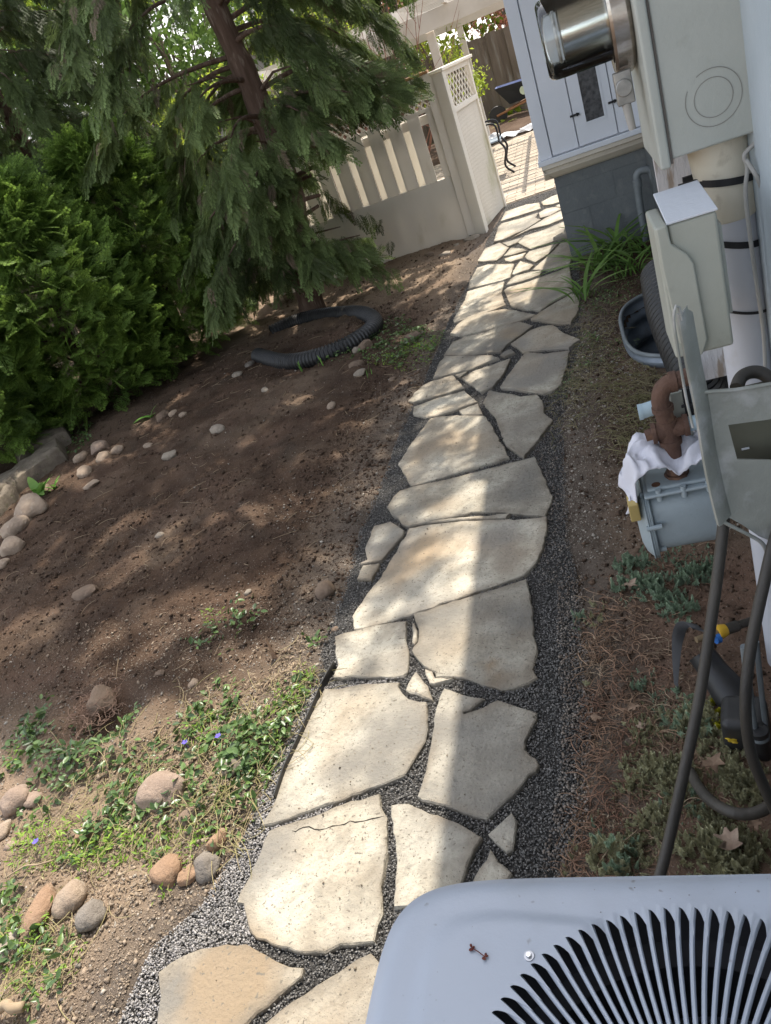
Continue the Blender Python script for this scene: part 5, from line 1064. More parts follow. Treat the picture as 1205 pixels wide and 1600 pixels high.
# neighbouring white house glimpsed through the conifers
nb = empty('neighbour_house', (-11, 19, 0), 'white neighbouring house glimpsed through the conifers at the left', 'house')
MB().box(-16, -6.5, 19, 24, 0, 3.2).build('wall', mat('grey siding', (.34, .33, .31), None, 6, .8), nb)
MB().hexa([(-16.4, 18.6, 3.2), (-6.1, 18.6, 3.2), (-6.1, 24.4, 3.2), (-16.4, 24.4, 3.2), (-16.4, 21.4, 5), (-6.1, 21.4, 5), (-6.1, 21.6, 5), (-16.4, 21.6, 5)]).build('roof', m_roof, nb)
for x_ in (-14.5, -11.8, -9): w_ = MB().box(x_, x_+1, 18.97, 18.995, 1.0, 2.2).build('window', m_glassd, nb)
# ================================================================== ROCKS
m_rk = {k: mat('rock '+k, a, b , 16, .88, .8, 70, c3=c, s3=26, t3=(.58, .75), spec=.2) for k, (a, b, c) in dict(
 tan=((.36, .28, .21), (.28, .21, .155), (.42, .35, .28)), pink=((.33, .25, .195), (.26, .19, .145), (.40, .32, .26)), grey=((.235, .205, .175), (.175, .15, .125), (.32, .285, .24)),
 brown=((.22, .16, .115), (.16, .115, .085), (.28, .21, .16)), orange=((.33, .215, .14), (.26, .165, .105), (.38, .28, .20)), pale=((.32, .27, .215), (.25, .21, .165), (.40, .35, .29)), moss=((.22, .185, .14), (.14, .115, .09), (.10, .10, .055))).items()}
def rock(lab, px, py, rx, ry, kind, ang=0, h=.6, seed=0, boxy=0, name='rock', sink=.5, group='loose stones round the bed'):
    """rx, ry half sizes across the picture in photo pixels"""
    r = np.random.default_rng(500+seed); c = at(px, py, .02); d = (Vector((0, 0, H))-c).length; k = d/FPX
    foreshort = max(.35, (H)/d); ax, ay = rx*k, ry*k/(foreshort*.55+.45)*.92; az = min(ax, ay)*h
    bm = bmesh.new(); bmesh.ops.create_icosphere(bm, subdivisions=3 if rx > 9 else 2, radius=1)
    off = r.uniform(0, 50, 3); ca, sa = math.cos(ang), math.sin(ang)
    cuts = [(lambda v: v/np.linalg.norm(v))(r.normal(size=3)) for _ in range(6 if boxy else 5)]
    z0 = float(gz(np.array([c.x]), np.array([c.y]))[0])
    for v in bm.verts:
        p = np.array(v.co)
        n_ = fbm(np.array(p[0]*1.3+off[0]+p[2]), np.array(p[1]*1.3+off[1]-p[2]), 1, 3, seed)
        p = p*(1+.42*float(n_))
        if boxy: p = np.sign(p)*np.abs(p)**.75
        for cpl in cuts:
            q = p.dot(cpl); lim = .72 if boxy else .84
            if q > lim: p = p-cpl*(q-lim)*.85
        x_, y_, z_ = p[0]*ax, p[1]*ay, p[2]*az
        v.co = (c.x+ca*x_-sa*y_, c.y+sa*x_+ca*y_, z0+az*(1-sink*1.3)*.85+z_)
    me = bpy.data.meshes.new(name); bm.to_mesh(me); bm.free()
    o = link(name, me, m_rk[kind], origin=(c.x, c.y, z0), smooth=not boxy, autosm=38 if boxy else None); tag(o, lab, 'rock', group)
RK = [('large tan boulder with a pinched right end among the groundcover', 256, 1243, 36, 25, 'pink', .35, .7), ('oval pinkish cobble at the left edge above the bright green weeds', 27, 1253, 23, 18, 'pink', .6, .7), ('small pinkish cobble touching the oval cobble at the left edge', 53, 1250, 13, 11, 'pink', .2, .7),
 ('tan cobble cut by the left edge of the picture above the weeds', 1, 1299, 12, 15, 'tan', 0, .7), ('small pink pebble below the tan cobble at the left edge', 13, 1319, 9, 6, 'pink', .5, .7), ('flat orange tan stone half buried behind the bright green weeds', 131, 1298, 19, 10, 'orange', .3, .5),
 ('reddish stone just below the large tan boulder', 294, 1279, 15, 13, 'brown', .2, .6), ('grey tan egg shaped cobble at the edge of the gravel', 320, 1349, 20, 18, 'grey', -.2, .8), ('dappled brown knobbly stone beside the egg shaped cobble', 261, 1360, 21, 22, 'orange', .6, .7), ('small orange stone wedged behind the egg shaped cobble', 290, 1364, 12, 16, 'orange', -.5, .7),
 ('round tan cobble in the middle of the group of three near the bottom', 111, 1404, 22, 21, 'tan', .3, .8), ('dark grey round cobble, right one of the group of three', 142, 1427, 21, 21, 'grey', .4, .8), ('pale stone cut by the left edge near the bottom', 2, 1474, 14, 20, 'pale', 0, .6),
 ('grey rock under leaves to the right of the large tan boulder', 362, 1201, 22, 16, 'moss', .5, .6), ('small pale stone at the gravel border above the first big flagstones', 379, 1324, 8, 7, 'pale', 0, .6), ('tiny greenish white pebble in the light gravel', 350, 1399, 6, 5, 'pale', 0, .5),
 ('round brown stone on the soil close to the path', 507, 921, 16, 15, 'brown', 0, .8), ('small reddish green pebble at the gravel edge', 518, 973, 7, 6, 'brown', 0, .7), ('little tan pebble touching the corner of a flagstone', 521, 995, 7, 7, 'tan', 0, .8), ('flat brown wedge of stone alone in the dug soil', 135, 933, 20, 11, 'brown', .5, .5),
 ('small grey cobble in the dug soil below the left rocks', 249, 836, 8, 6, 'pale', .3, .6), ('little tan stone in a group near the root hole', 300, 1066, 8, 8, 'tan', 0, .6), ('flat little stone left of the group near the root hole', 255, 1060, 7, 6, 'brown', 0, .6), ('small pale pebble at the light patch right of the dug soil', 390, 928, 6, 6, 'pale', 0, .6),
 ('large brown grey boulder at the left edge beside the stone slabs', 56, 808, 25, 17, 'tan', .3, .75), ('pale upright cobble next to the large boulder at the left edge', 31, 831, 17, 19, 'tan', -.2, .8), ('lowest rounded cobble of the left edge row', 23, 859, 16, 14, 'tan', .3, .8), ('tan stone mostly cut off by the left edge below the cobble row', 6, 884, 11, 9, 'tan', 0, .6),
 ('pinkish tan cobble, rightmost of the upper left cluster', 183, 703, 10, 8, 'tan', 0, .7), ('upright oval cobble in the middle of the upper left cluster', 163, 717, 11, 13, 'tan', .3, .8), ('angular brown stone at the top of the upper left cluster', 155, 702, 14, 11, 'pink', .2, .6), ('smooth egg shaped cobble, leftmost of the upper left cluster', 128, 715, 9, 11, 'tan', 0, .8), ('squarish tan cobble below the upper left cluster', 137, 744, 12, 14, 'tan', .4, .7),
 ('flat pale rock chip below the squarish cobble', 148, 762, 13, 7, 'tan', .2, .4), ('white topped flat rock left of the middle of the bed', 268, 715, 12, 9, 'pale', .1, .6), ('smooth pale cobble standing clear in the upper bed', 345, 679, 13, 8, 'pale', .2, .7), ('brown stone under the hedge beside a green leaf', 254, 650, 10, 12, 'brown', .1, .7), ('small brown stone right of the one under the hedge', 272, 648, 8, 7, 'tan', .1, .6), ('tiny tan stone under the edge of the hedge', 287, 650, 7, 5, 'tan', .1, .6),
 ('small flat stone on the upper bed near the hedge', 231, 697, 8, 5, 'tan', 0, .5), ('grey stone at the left end of the black pipe', 392, 573, 8, 7, 'grey', 0, .6), ('light stone just below the left end of the black pipe', 373, 590, 9, 6, 'pale', .1, .5), ('rounded grey stone touching the right of the black pipe', 557, 549, 8, 7, 'pale', 0, .7), ('brown stone wedged under the right of the black pipe', 571, 543, 12, 9, 'brown', .5, .7), ('pale flat pebble below the black pipe', 563, 584, 11, 7, 'pale', .1, .4),
 ('rounded brown stone below the black pipe near the pale pebble', 556, 571, 12, 8, 'brown', 0, .5), ('angular pale chip lying on the bed left of the pipe shoots', 416, 615, 6, 7, 'pale', .3, .5), ('small tan stone in the middle of the upper bed', 519, 637, 8, 8, 'tan', .2, .6), ('flat grey brown stone at the path edge beyond the pipe', 646, 519, 15, 8, 'brown', 0, .4), ('little stone between the pipe and the path', 612, 590, 6, 6, 'brown', 0, .6)]
for k, (l, x_, y_, a, b, kd, an, hh) in enumerate(RK): rock(l, x_, y_, a, b, kd, an, hh, seed=k, boxy=('wedge' in l or 'angular' in l or 'flat' in l))
rock('broken orange brick standing at the gravel edge', 338, 1311, 10, 17, 'orange', -.35, 1.0, 201, 1, 'brick_piece'); rock('orange brick shaped stone, left one of the group of three near the bottom', 69, 1418, 17, 27, 'orange', .05, .8, 202, 1, 'brick_piece')
for k, (l, x_, y_, a, b) in enumerate([('pale flat slab chip lying at the foot of the fence', 735, 369, 13, 7), ('flat beige slab chip on the dark soil below the fence', 693, 396, 10, 5), ('small pale chip left of the gate foot', 712, 379, 5, 4), ('upright brown slab fragment in the shade of the fence', 672, 398, 7, 9)]): rock(l, x_, y_, a, b, 'pale' if k < 3 else 'brown', .2*k, .35, 230+k, 1)
# big flat slabs of the low edging at the far left
def slab(lab, px, h, seed, kd='moss'):
    r = np.random.default_rng(seed); P = [at(a, b, 0) for a, b in px]; per = []
    for i, p in enumerate(P):
        q = P[(i+1) % len(P)]; n = max(1, int((q-p).length/.07)); per += [p.lerp(q, j/n)+Vector((r.normal(0, .006), r.normal(0, .006), 0)) for j in range(n)]
    c = sum(per, Vector())/len(per); V = []; n = len(per)
    for z_, s_ in ((-.05, 1), (h*.45, 1.02), (h*.9, .97), (h, .93)):
        for p in per: q = c+(p-c)*s_; V.append((q.x+r.normal(0, .003), q.y+r.normal(0, .007), z_+float(fbm(np.array(q.x), np.array(q.y), 7, 3, seed))*.05))
    V.append((c.x, c.y, h+.008)); F = [(k*n+i, k*n+(i+1) % n, (k+1)*n+(i+1) % n, (k+1)*n+i) for k in range(3) for i in range(n)]+[(3*n+i, 3*n+(i+1) % n, 4*n) for i in range(n)]
    o = MB().add(V, F).build('stone_slab', m_rk[kd], autosm=45); tag(o, lab, 'stone slab', 'stone slabs edging the hedge')
slab('long weathered stone slab furthest back under the hedge at the left', [(40, 737), (70, 705), (112, 688), (118, 696), (70, 725), (48, 745)], .17, 301)
slab('long middle stone slab with a sloping face left of the hosta sprout', [(0, 775), (45, 745), (105, 706), (108, 724), (60, 755), (10, 800)], .14, 302)
slab('nearest stone slab cut by the left edge', [(-40, 800), (0, 772), (28, 768), (33, 782), (8, 812), (-40, 850)], .13, 303)
slab('flat brown edging stone level with the soil right of the nearest slab', [(30, 800), (70, 762), (85, 770), (58, 790), (36, 812)], .05, 304, 'brown')
# ================================================================== ROOT CLUMP, TWIGS, STRAWS, DEAD LEAVES
m_straw = mat('straw', (.34, .26, .17), (.26, .19, .12), 20, .8); m_root = mat('roots', (.22, .14, .10), (.30, .20, .15), 20, .9)
def curl(mb, p, L_, r, a, bend, up=.3, seg=6):
    P = []; q = Vector(p); el = up
    for i in range(seg+1):
        P.append(q.copy()); q = q+Vector((math.cos(a)*math.cos(el), math.sin(a)*math.cos(el), math.sin(el)))*L_/seg; a += bend/seg; el -= up*2.1/seg
    mb.tube(P, [r]*(seg)+[r*.4], 4, cap=False)
mb = MB(); hc = at(158, 1105)
for k in range(320):
    p = Vector((hc.x+random.gauss(0, .05), hc.y+random.gauss(0, .06), .0+random.random()*.05)); curl(mb, p, random.uniform(.03, .11), .0009, random.uniform(0, 6.28), random.gauss(0, 3), random.uniform(-.2, 1))
o = mb.build('root_clump', m_root); tag(o, 'torn clump of fine roots in the hole at the lower edge of the dug bed', 'roots')
rock('lump of pale brown soil tangled in the torn roots', 160, 1098, 20, 22, 'brown', .3, .8, 260, 0, 'soil_lump', .2)
mb = MB()
for k in range(260):
    x_, y_ = random.uniform(-3.4, -1.05), random.uniform(.9, 6.5)
    if path_dist(np.array([x_]), np.array([y_]))[0] > -.04: continue
    curl(mb, (x_, y_, float(gz(np.array([x_]), np.array([y_]))[0])+.002), random.uniform(.03, .16), .0009+.0003*y_/3, random.uniform(0, 6.28), random.gauss(0, 1.4), random.uniform(0, .25))
o = mb.build('straws', m_straw); tag(o, 'thin straws and rootlets littering the dug bed', 'straw', kind='stuff')
for l, a, b, r_ in [('thin broken stick lying in the middle of the dug bed', (52, 993), (103, 1024), .0022), ('long pale dry stalk arching at the left edge near the weeds', (8, 1372), (84, 1344), .0026), ('thick cut stick at the bottom left corner', (-10, 1583), (37, 1573), .013), ('straight straw lying on the sedum near the air conditioner', (932, 1355), (997, 1296), .0014), ('thin bare twig on the upper bed below the hedge', (348, 628), (408, 606), .0028), ('forked dry twig on the bed beside the light patch', (352, 878), (398, 886), .0022)]:
    p, q = at(*a, .012), at(*b, .02); mb = MB(); mb.tube(spline([p, p.lerp(q, .4)+Vector((0, .01, .008)), p.lerp(q, .7)+Vector((.003, -.004, .01)), q], 4), r_, 7); o = mb.build('stick', m_straw, smooth=True); tag(o, l, 'stick')
m_dleaf = mat('dead leaf', (.32, .22, .15), (.24, .16, .11), 30, .8, .3, 90, trans=.15); m_oleaf = mat('orange leaf', (.50, .17, .05), (.38, .11, .04), 30, .7, trans=.2); m_tleaf = mat('pale leaf', (.36, .27, .20), (.27, .19, .14), 30, .8, .3, 90)
def dead_leaf(lab, px, py, s, ang, m_, curl_=.5, z=.015):
    c = at(px, py, z); n = 5; out = []; lb_ = [random.uniform(.55, 1.1) for _ in range(5)]; s *= .9
    for k in range(n*4):                         # five lobed outline
        a = 2*math.pi*k/(n*4); rr = (1, .72, .48, .75)[k % 4]*(1 if abs(a-math.pi) > .6 else .6); rr *= lb_[(k//4) % 5]; out.append((a+ang+random.uniform(-.12, .12), (.18+.82*rr)*s*random.uniform(.8, 1.15)))
    V = [(c.x, c.y, c.z+.002)]
    for a, r in out: V.append((c.x+math.cos(a)*r, c.y+math.sin(a)*r, c.z+curl_*r*(.9*math.sin(a+ang*2)**2+.35*math.sin(a*5))))
    for a, r in out: V.append((c.x+math.cos(a)*r*.5, c.y+math.sin(a)*r*.5, c.z+.003+curl_*r*.1*math.sin(a*3)))
    N_ = n*4; F = [(0, 1+N_+i, 1+N_+(i+1) % N_) for i in range(N_)]+[(1+N_+i, 1+i, 1+(i+1) % N_, 1+N_+(i+1) % N_) for i in range(N_)]
    mb = MB().add(V, F); o = mb.build('dead_leaf', m_, recalc=False, smooth=True); tag(o, lab, 'leaf', 'dead leaves on the ground')
dead_leaf('big pale curled maple leaf among the green sprigs by the air conditioner', 1138, 1312, .043, .5, m_tleaf, .7, .045)
dead_leaf('small brown leaf right of the big curled maple leaf', 1180, 1288, .022, 1, m_dleaf, .8, .04); dead_leaf('tan leaf lying on the small blue green plants below the gas meter', 985, 913, .035, 2, m_tleaf, .5, .035)
dead_leaf('orange brown leaf in the middle of the brown stems', 929, 1122, .020, 0, m_dleaf, .6); dead_leaf('crumpled tan leaf right of the orange brown one', 990, 1105, .024, 1.2, m_dleaf, .8, .03)
dead_leaf('pale leaf half under the curved black hose', 1118, 1192, .034, 2.2, m_dleaf, .5, .04); dead_leaf('yellow leaf below the black adaptor', 1142, 1156, .022, .3, mat('yellow leaf', (.62, .44, .03), (.5, .33, .03), 30, .6, trans=.2), .5, .05)
dead_leaf('bright orange leaf in the middle of the dug bed', 378, 797, .020, .3, m_oleaf, .4); dead_leaf('light tan leaf on the brown stems close to the gravel', 1000, 1135, .018, .2, m_tleaf, .6)
q = at(430, 1030, .01); mb = MB(); mb.hexa([(q.x-.012, q.y, .0), (q.x+.012, q.y, .0), (q.x+.012, q.y+.004, .0), (q.x-.012, q.y+.004, .0), (q.x-.001, q.y+.008, .10), (q.x+.002, q.y+.008, .10), (q.x+.002, q.y+.011, .10), (q.x-.001, q.y+.011, .10)]); o = mb.build('terracotta_shard', m_rk['orange'], bevel=.001); tag(o, 'pointed reddish shard standing in the soil left of the squarish flagstone', 'shard')
# black plastic edging strip showing beside the path
mb = MB(); E_ = [at(*p, 0) for p in [(524, 1040), (505, 1075), (490, 1110), (468, 1160), (447, 1205), (432, 1250)]]; E_ = spline(E_, 5); vs = []
for p in E_: vs += [(p.x-.002, p.y, -.03), (p.x-.002, p.y, .022), (p.x+.002, p.y, .022), (p.x+.002, p.y, -.03)]
mb.add(vs, [(i*4+j, i*4+(j+1) % 4, (i+1)*4+(j+1) % 4, (i+1)*4+j) for i in range(len(E_)-1) for j in range(4)]); o = mb.build('edging_strip', m_rubber); tag(o, 'black plastic edging strip standing along the left side of the big sunlit flagstone', 'edging')
# ================================================================== GROUND COVER
m_vinca = leafmat('periwinkle leaves', (.045, .085, .026), (.13, .21, .06), (.2, .3, .08), trans=.2, rough=.35, spec=.45); m_weed = leafmat('bright weeds', (.14, .25, .03), (.28, .42, .06), (.34, .46, .1), trans=.35); m_dryl = leafmat('dry litter', (.20, .14, .09), (.34, .26, .17), (.4, .32, .22), trans=.15)
VL = [leaf_template(3, .5, .25, .25), leaf_template(3, .62, .2, .1)]; WL = [leaf_template(2, .28, .1, .3), leaf_template(2, .35, .2, .2)]
def patch(blobs, n_per_m2, size, m_, name, lab, temps, up, zr=(.005, .05), cat='ground cover', stems=None, keep=-.01):
    P = []
    for px, py, r, dn in blobs:
        c = at(px, py); n = int(n_per_m2*dn*math.pi*r*r); a = rng.random(n)*6.283; q = np.sqrt(rng.random(n))*r*(1+.35*np.sin(a*3+px)); P.append(np.stack([c.x+np.cos(a)*q, c.y+np.sin(a)*q], 1))
    P = np.concatenate(P); P = P[path_dist(P[:, 0], P[:, 1]) < keep]; n = len(P)
    cl = np.clip(.5+1.3*fbm(P[:, 0], P[:, 1], 9, 3, int(size*9999)), 0, 1); k = rng.random(n) < .35+cl; P = P[k]; cl = cl[k]; n = len(P)
    z = gz(P[:, 0], P[:, 1])+zr[0]+(zr[1]-zr[0])*rng.random(n)*cl
    D = rng.normal(size=(n, 3)); D[:, 2] = np.abs(D[:, 2])*.3+up; Nn = rng.normal(0, .5, (n, 3)); Nn[:, 2] += 1; S = size*rng.uniform(.4, 1.5, n)
    o = link(name, scatter(name, temps, np.column_stack([P, z]), D, Nn, S), m_); tag(o, lab, cat, kind='stuff'); return o
patch([(330, 1130, .16, 1), (400, 1160, .14, 1.1), (450, 1200, .10, 1.3), (380, 1220, .14, 1), (300, 1180, .12, .9), (470, 1080, .08, 1), (455, 1140, .08, 1.2), (430, 1250, .06, 1.2), (120, 1200, .2, .7), (40, 1180, .15, .7), (180, 1170, .12, .5), (60, 1150, .1, .5), (200, 1230, .12, .6), (160, 1310, .10, .9), (190, 1290, .08, .9), (350, 1280, .10, .6), (230, 1290, .12, .5), (20, 1480, .09, 1), (60, 1540, .1, .9), (10, 1400, .06, 1), (100, 1480, .06, .5), (380, 970, .1, .4), (350, 1000, .12, .3), (495, 1000, .04, 1), (600, 530, .35, .5), (640, 545, .3, .4), (110, 700, .25, .5), (290, 1250, .08, .6)],
      4700, .022, m_vinca, 'periwinkle', 'glossy dark green periwinkle leaves trailing over the soil left of the path', VL, .15, (.004, .045))
patch([(110, 1325, .07, 1.2), (50, 1325, .07, 1.3), (190, 1330, .08, 1), (150, 1335, .07, 1), (250, 1330, .07, .6), (300, 1320, .07, .5), (330, 1300, .06, .4), (60, 1460, .06, 1), (35, 1520, .06, 1), (80, 1350, .05, .9), (20, 1440, .05, .9), (90, 1530, .05, .7), (470, 1090, .06, .8), (440, 1110, .06, .5), (490, 1060, .05, .7), (20, 1375, .05, .6), (330, 1150, .08, .3), (430, 1170, .06, .4), (340, 980, .05, .3), (120, 1500, .05, .4), (640, 555, .25, .35), (265, 1400, .03, .4), (215, 1240, .05, .5), (30, 1195, .05, .5), (195, 1325, .05, .9)],
      13000, .014, m_weed, 'green_weeds', 'bright yellow green weeds in sun at the lower left', WL, .5, (.004, .05))
patch([(330, 1180, .35, .8), (430, 1120, .16, 1.2), (200, 1260, .3, .6), (90, 1400, .2, .5), (60, 1540, .15, .8), (450, 1050, .12, 1.6), (350, 1330, .12, .7), (640, 460, .6, .3), (650, 430, .4, .4), (560, 520, .3, .2)], 7500, .013, m_dryl, 'dry_litter', 'dry leaf litter and straw bits between the green plants left of the path', WL, .05, (.0, .02))
mb = MB()
for k in range(750):
    px_r, py_r = random.choice([(330, 1150), (400, 1180), (450, 1220), (300, 1300), (120, 1300), (60, 1480), (460, 1100), (180, 1220), (350, 1280)]); c = at(px_r+random.gauss(0, 40), py_r+random.gauss(0, 35))
    if path_dist(np.array([c.x]), np.array([c.y]))[0] > .01: continue
    curl(mb, (c.x, c.y, float(gz(np.array([c.x]), np.array([c.y]))[0])+.004), random.uniform(.05, .18), .0009, random.uniform(0, 6.28), random.gauss(0, 1.6), random.uniform(.1, .5))
o = mb.build('trailing_stems', mat('pale stems', (.30, .27, .11), (.38, .30, .18), 20, .8)); tag(o, 'thin pale trailing stems of the ground cover left of the path', 'stems', kind='stuff')
m_viol = mat('violet petals', (.16, .12, .55), (.22, .18, .62), 30, .7, trans=.2)
for l, x_, y_ in [('violet blue flower nearest the path in the periwinkle', 341, 1150), ('small violet flower left of the one nearest the path', 289, 1160), ('violet flower in the dark leaves above the oval cobble', 92, 1184), ('violet flower in front of the bright weeds at the left edge', 56, 1315)]:
    c = at(x_, y_, .05); mb = MB()
    for k in range(5):
        a = 2*math.pi*k/5; d = Vector((math.cos(a), math.sin(a), .25)); s_ = Vector((-math.sin(a), math.cos(a), 0)); mb.add([c, c+d*.007+s_*.005, c+d*.012, c+d*.007-s_*.005], [(0, 1, 2, 3)])
    mb.tube([c-Vector((0, 0, .045)), c], .0007, 5); o = mb.build('flower', m_viol, recalc=False); tag(o, l, 'flower', 'violet flowers in the ground cover')
# hosta sprouts at the left
def leafy_clump(name, lab, cat, px, py, n, L_, wid, m_, elev=1.0, spread=.02, bend=.6, seed=0, group=None, arch=None):
    r = np.random.default_rng(seed+900); c = at(px, py); z0 = float(gz(np.array([c.x]), np.array([c.y]))[0]); T = []
    for k in range(3):
        V, F = leaf_template(7, wid, .3, bend); V[:, 2] = -bend*V[:, 1]**2.4*(1+.4*k)+V[:, 2]*.3; T.append((V, F))
    a = r.uniform(0, 6.283, n); D = np.stack([np.cos(a), np.sin(a), np.full(n, elev)*r.uniform(.6, 1.5, n)], 1); Nn = np.stack([-np.cos(a)*.8, -np.sin(a)*.8, np.ones(n)*1.0], 1)+r.normal(0, .15, (n, 3))
    P = np.stack([c.x+r.normal(0, spread, n), c.y+r.normal(0, spread, n), np.full(n, z0-.004)], 1); o = link(name, scatter(name, T, P, D, Nn, L_*r.uniform(.5, 1.1, n)), m_, origin=(c.x, c.y, z0), smooth=True); tag(o, lab, cat, group); return o
m_hosta = leafmat('hosta leaf', (.10, .24, .04), (.16, .34, .06), (.45, .5, .2), trans=.3, tipamt=.5); m_strap = leafmat('strap leaves', (.08, .16, .035), (.17, .30, .065), (.30, .40, .10), trans=.3, tipamt=.4)
leafy_clump('hosta_sprout', 'young hosta sprout with pale edged leaves in front of the stone slabs', 'plant', 68, 782, 9, .17, .34, m_hosta, 1.8, .02, .35, 1)
leafy_clump('hosta_sprout', 'smaller pair of green shoots right of the pale edged hosta sprout', 'plant', 90, 768, 6, .12, .28, m_hosta, 1.9, .015, .3, 2); leafy_clump('leaf_shoot', 'single broad green shoot under the hedge by a brown stone', 'plant', 238, 656, 4, .16, .30, m_hosta, 1.2, .01, .3, 3)
for k, (l, x_, y_) in enumerate([('pale green shoot pair just below the black pipe', 507, 578), ('left shoot below the black pipe', 473, 584), ('right shoots beside the pale pebble below the pipe', 580, 590)]): leafy_clump('bulb_shoot', l, 'plant', x_, y_, 3, .10, .12, m_hosta, 5, .012, .05, 10+k, 'bulb shoots below the black pipe')
G_ = 'strappy green clumps at the foundation'
for k, (l, x_, y_, n, L_) in enumerate([('strappy green clump whose long leaves hang over the path edge', 915, 468, 16, .27), ('tall strappy clump against the foundation beside the conduit', 965, 395, 28, .36), ('strappy clump in front of the tall one', 948, 420, 26, .30), ('bright strappy clump nearest the window well', 985, 430, 22, .24), ('small strappy clump at the foundation corner', 925, 425, 16, .26), ('strappy clump right of the conduit', 1005, 400, 18, .26)]):
    leafy_clump('strap_leaf_plant', l, 'plant', x_, y_, n, L_, .085, m_strap, 3.4, .04, .7, 30+k, G_)
# ================================================================== SEDUM AND DRY STEMS ON THE RIGHT
def sprig(seed, flat=.0):
    r = random.Random(seed); V = []; F = []; n = 13
    for i in range(n):
        t = i/n; 
        for k in range(6):
            a = 2*math.pi*(k/6)+i*1.1; l = (.30-.16*t)*r.uniform(.8, 1.2); el = .35+.9*t; b = len(V); y0 = .15+.8*t
            d = (math.cos(a)*math.cos(el), math.sin(a)*math.cos(el), math.sin(el)); w_ = .036; s = (-math.sin(a)*w_, math.cos(a)*w_)
            V += [(0, y0, 0), (d[0]*l*.5+s[0], y0+d[2]*l*.5, d[1]*l*.5+s[1]), (d[0]*l, y0+d[2]*l, d[1]*l), (d[0]*l*.5-s[0], y0+d[2]*l*.5, d[1]*l*.5-s[1])]; F.append((b, b+1, b+2, b+3))
    return np.array(V), np.array(F)
SG = [sprig(k) for k in range(4)]
def sedum(blobs, dens_, size, m_, name, lab):
    P = []
    for px, py, r, dn in blobs:
        c = at(px, py); n = int(dens_*dn*math.pi*r*r); a = rng.random(n)*6.283; q = np.sqrt(rng.random(n))*r; P.append(np.stack([c.x+np.cos(a)*q, c.y+np.sin(a)*q*1.3], 1))
    P = np.concatenate(P); P = P[(path_dist(P[:, 0], P[:, 1]) < -.02) & (P[:, 0] < .28)]; f_ = fbm(P[:, 0], P[:, 1], 11, 3, 8); P = P[f_+rng.normal(0, .2, len(P)) > -.22]; n = len(P)
    cl = np.clip(.6+fbm(P[:, 0], P[:, 1], 14, 2, 3), .2, 1.2); D = rng.normal(0, .38, (n, 3)); D[:, 2] = 1; Nn = rng.normal(size=(n, 3)); z = gz(P[:, 0], P[:, 1])-.004
    o = link(name, scatter(name, SG, np.column_stack([P, z]), D, Nn, size*cl*rng.uniform(.6, 1.15, n)), m_); tag(o, lab, 'ground cover', kind='stuff')
m_sed1 = leafmat('blue green sedum', (.20, .27, .18), (.36, .46, .33), (.5, .6, .42), trans=.15, tipamt=.5); m_sed2 = leafmat('olive sedum', (.30, .28, .16), (.46, .45, .28), (.6, .58, .4), trans=.15, tipamt=.6); m_sed3 = leafmat('yellow sedum', (.5, .48, .03), (.65, .62, .05), (.7, .7, .1), trans=.2)
sedum([(985, 880, .055, 1), (1010, 905, .06, .8), (1075, 880, .09, .9), (1040, 920, .06, .6), (985, 935, .05, .5), (1060, 950, .06, .7), (905, 970, .03, .6), (880, 950, .02, .8), (1045, 1095, .05, .6), (1010, 1070, .05, .4), (1065, 1135, .06, .5), (950, 1310, .04, .3), (975, 1345, .04, .5), (1065, 1270, .05, .5)], 9500, .055, m_sed1, 'blue_green_sedum', 'blue green sedum tufts below the gas meter and between the olive ones')
sedum([(1060, 1150, .11, 1), (1080, 1220, .12, 1), (1120, 1270, .10, 1), (1020, 1280, .10, .9), (1090, 1330, .12, 1), (1010, 1340, .08, .9), (1030, 1200, .09, .9), (1020, 1130, .07, .6), (1150, 1330, .08, .8), (1160, 1220, .07, .8), (960, 1320, .07, .6), (1100, 1120, .06, .7), (905, 1060, .04, .2), (880, 1335, .03, .8), (930, 960, .05, .3)], 8500, .048, m_sed2, 'olive_sedum', 'olive green mat of needle leaved sedum between the brown stems and the house')
sedum([(1118, 1110, .022, 1.3), (1128, 1130, .018, 1)], 7000, .04, m_sed3, 'yellow_sedum', 'bright yellow sedum tips beside the black adaptor')
patch([(930, 1000, .12, 1), (940, 1120, .14, 1), (950, 1220, .13, 1), (950, 1320, .1, 1), (1030, 1050, .12, .8), (1000, 940, .1, .6), (1060, 1250, .14, .6), (1120, 1200, .1, .6), (900, 900, .06, .5)], 9000, .010, m_dryl, 'brown_litter', 'brown leaf litter among the dry stems on the right side', WL, .1, (.0, .015), keep=-.015)
mb = MB(); rr_ = random.Random(5)
for px, py, r, n in [(950, 960, .10, 130), (920, 1020, .09, 120), (930, 1100, .11, 160), (960, 1180, .12, 160), (930, 1250, .10, 140), (960, 1320, .10, 120), (1000, 1020, .12, 160), (1040, 900, .12, 110), (900, 1330, .06, 110), (1010, 1120, .1, 130), (1060, 1200, .12, 120)]:
    c = at(px, py)
    for k in range(n):
        x_, y_ = c.x+rr_.gauss(0, r*.55), c.y+rr_.gauss(0, r*.7)
        if path_dist(np.array([x_]), np.array([y_]))[0] > -.02 or x_ > .27: continue
        curl(mb, (x_, y_, float(gz(np.array([x_]), np.array([y_]))[0])+.002), rr_.uniform(.025, .085), rr_.uniform(.0007, .0013), rr_.uniform(0, 6.28), rr_.gauss(0, 2.2), rr_.uniform(.1, .7), 5)
o = mb.build('dry_sedum_stems', mat('brown curly stems', (.19, .105, .07), (.30, .20, .13), 5, .85, c3=(.36, .29, .2), s3=7, isl=.5)); tag(o, 'tangle of curly reddish brown dry stems between the gravel and the green sedum', 'stems', kind='stuff')
m_dgr = mat('dry grass', (.24, .20, .12), (.17, .16, .07), 8, .85); mb = MB()
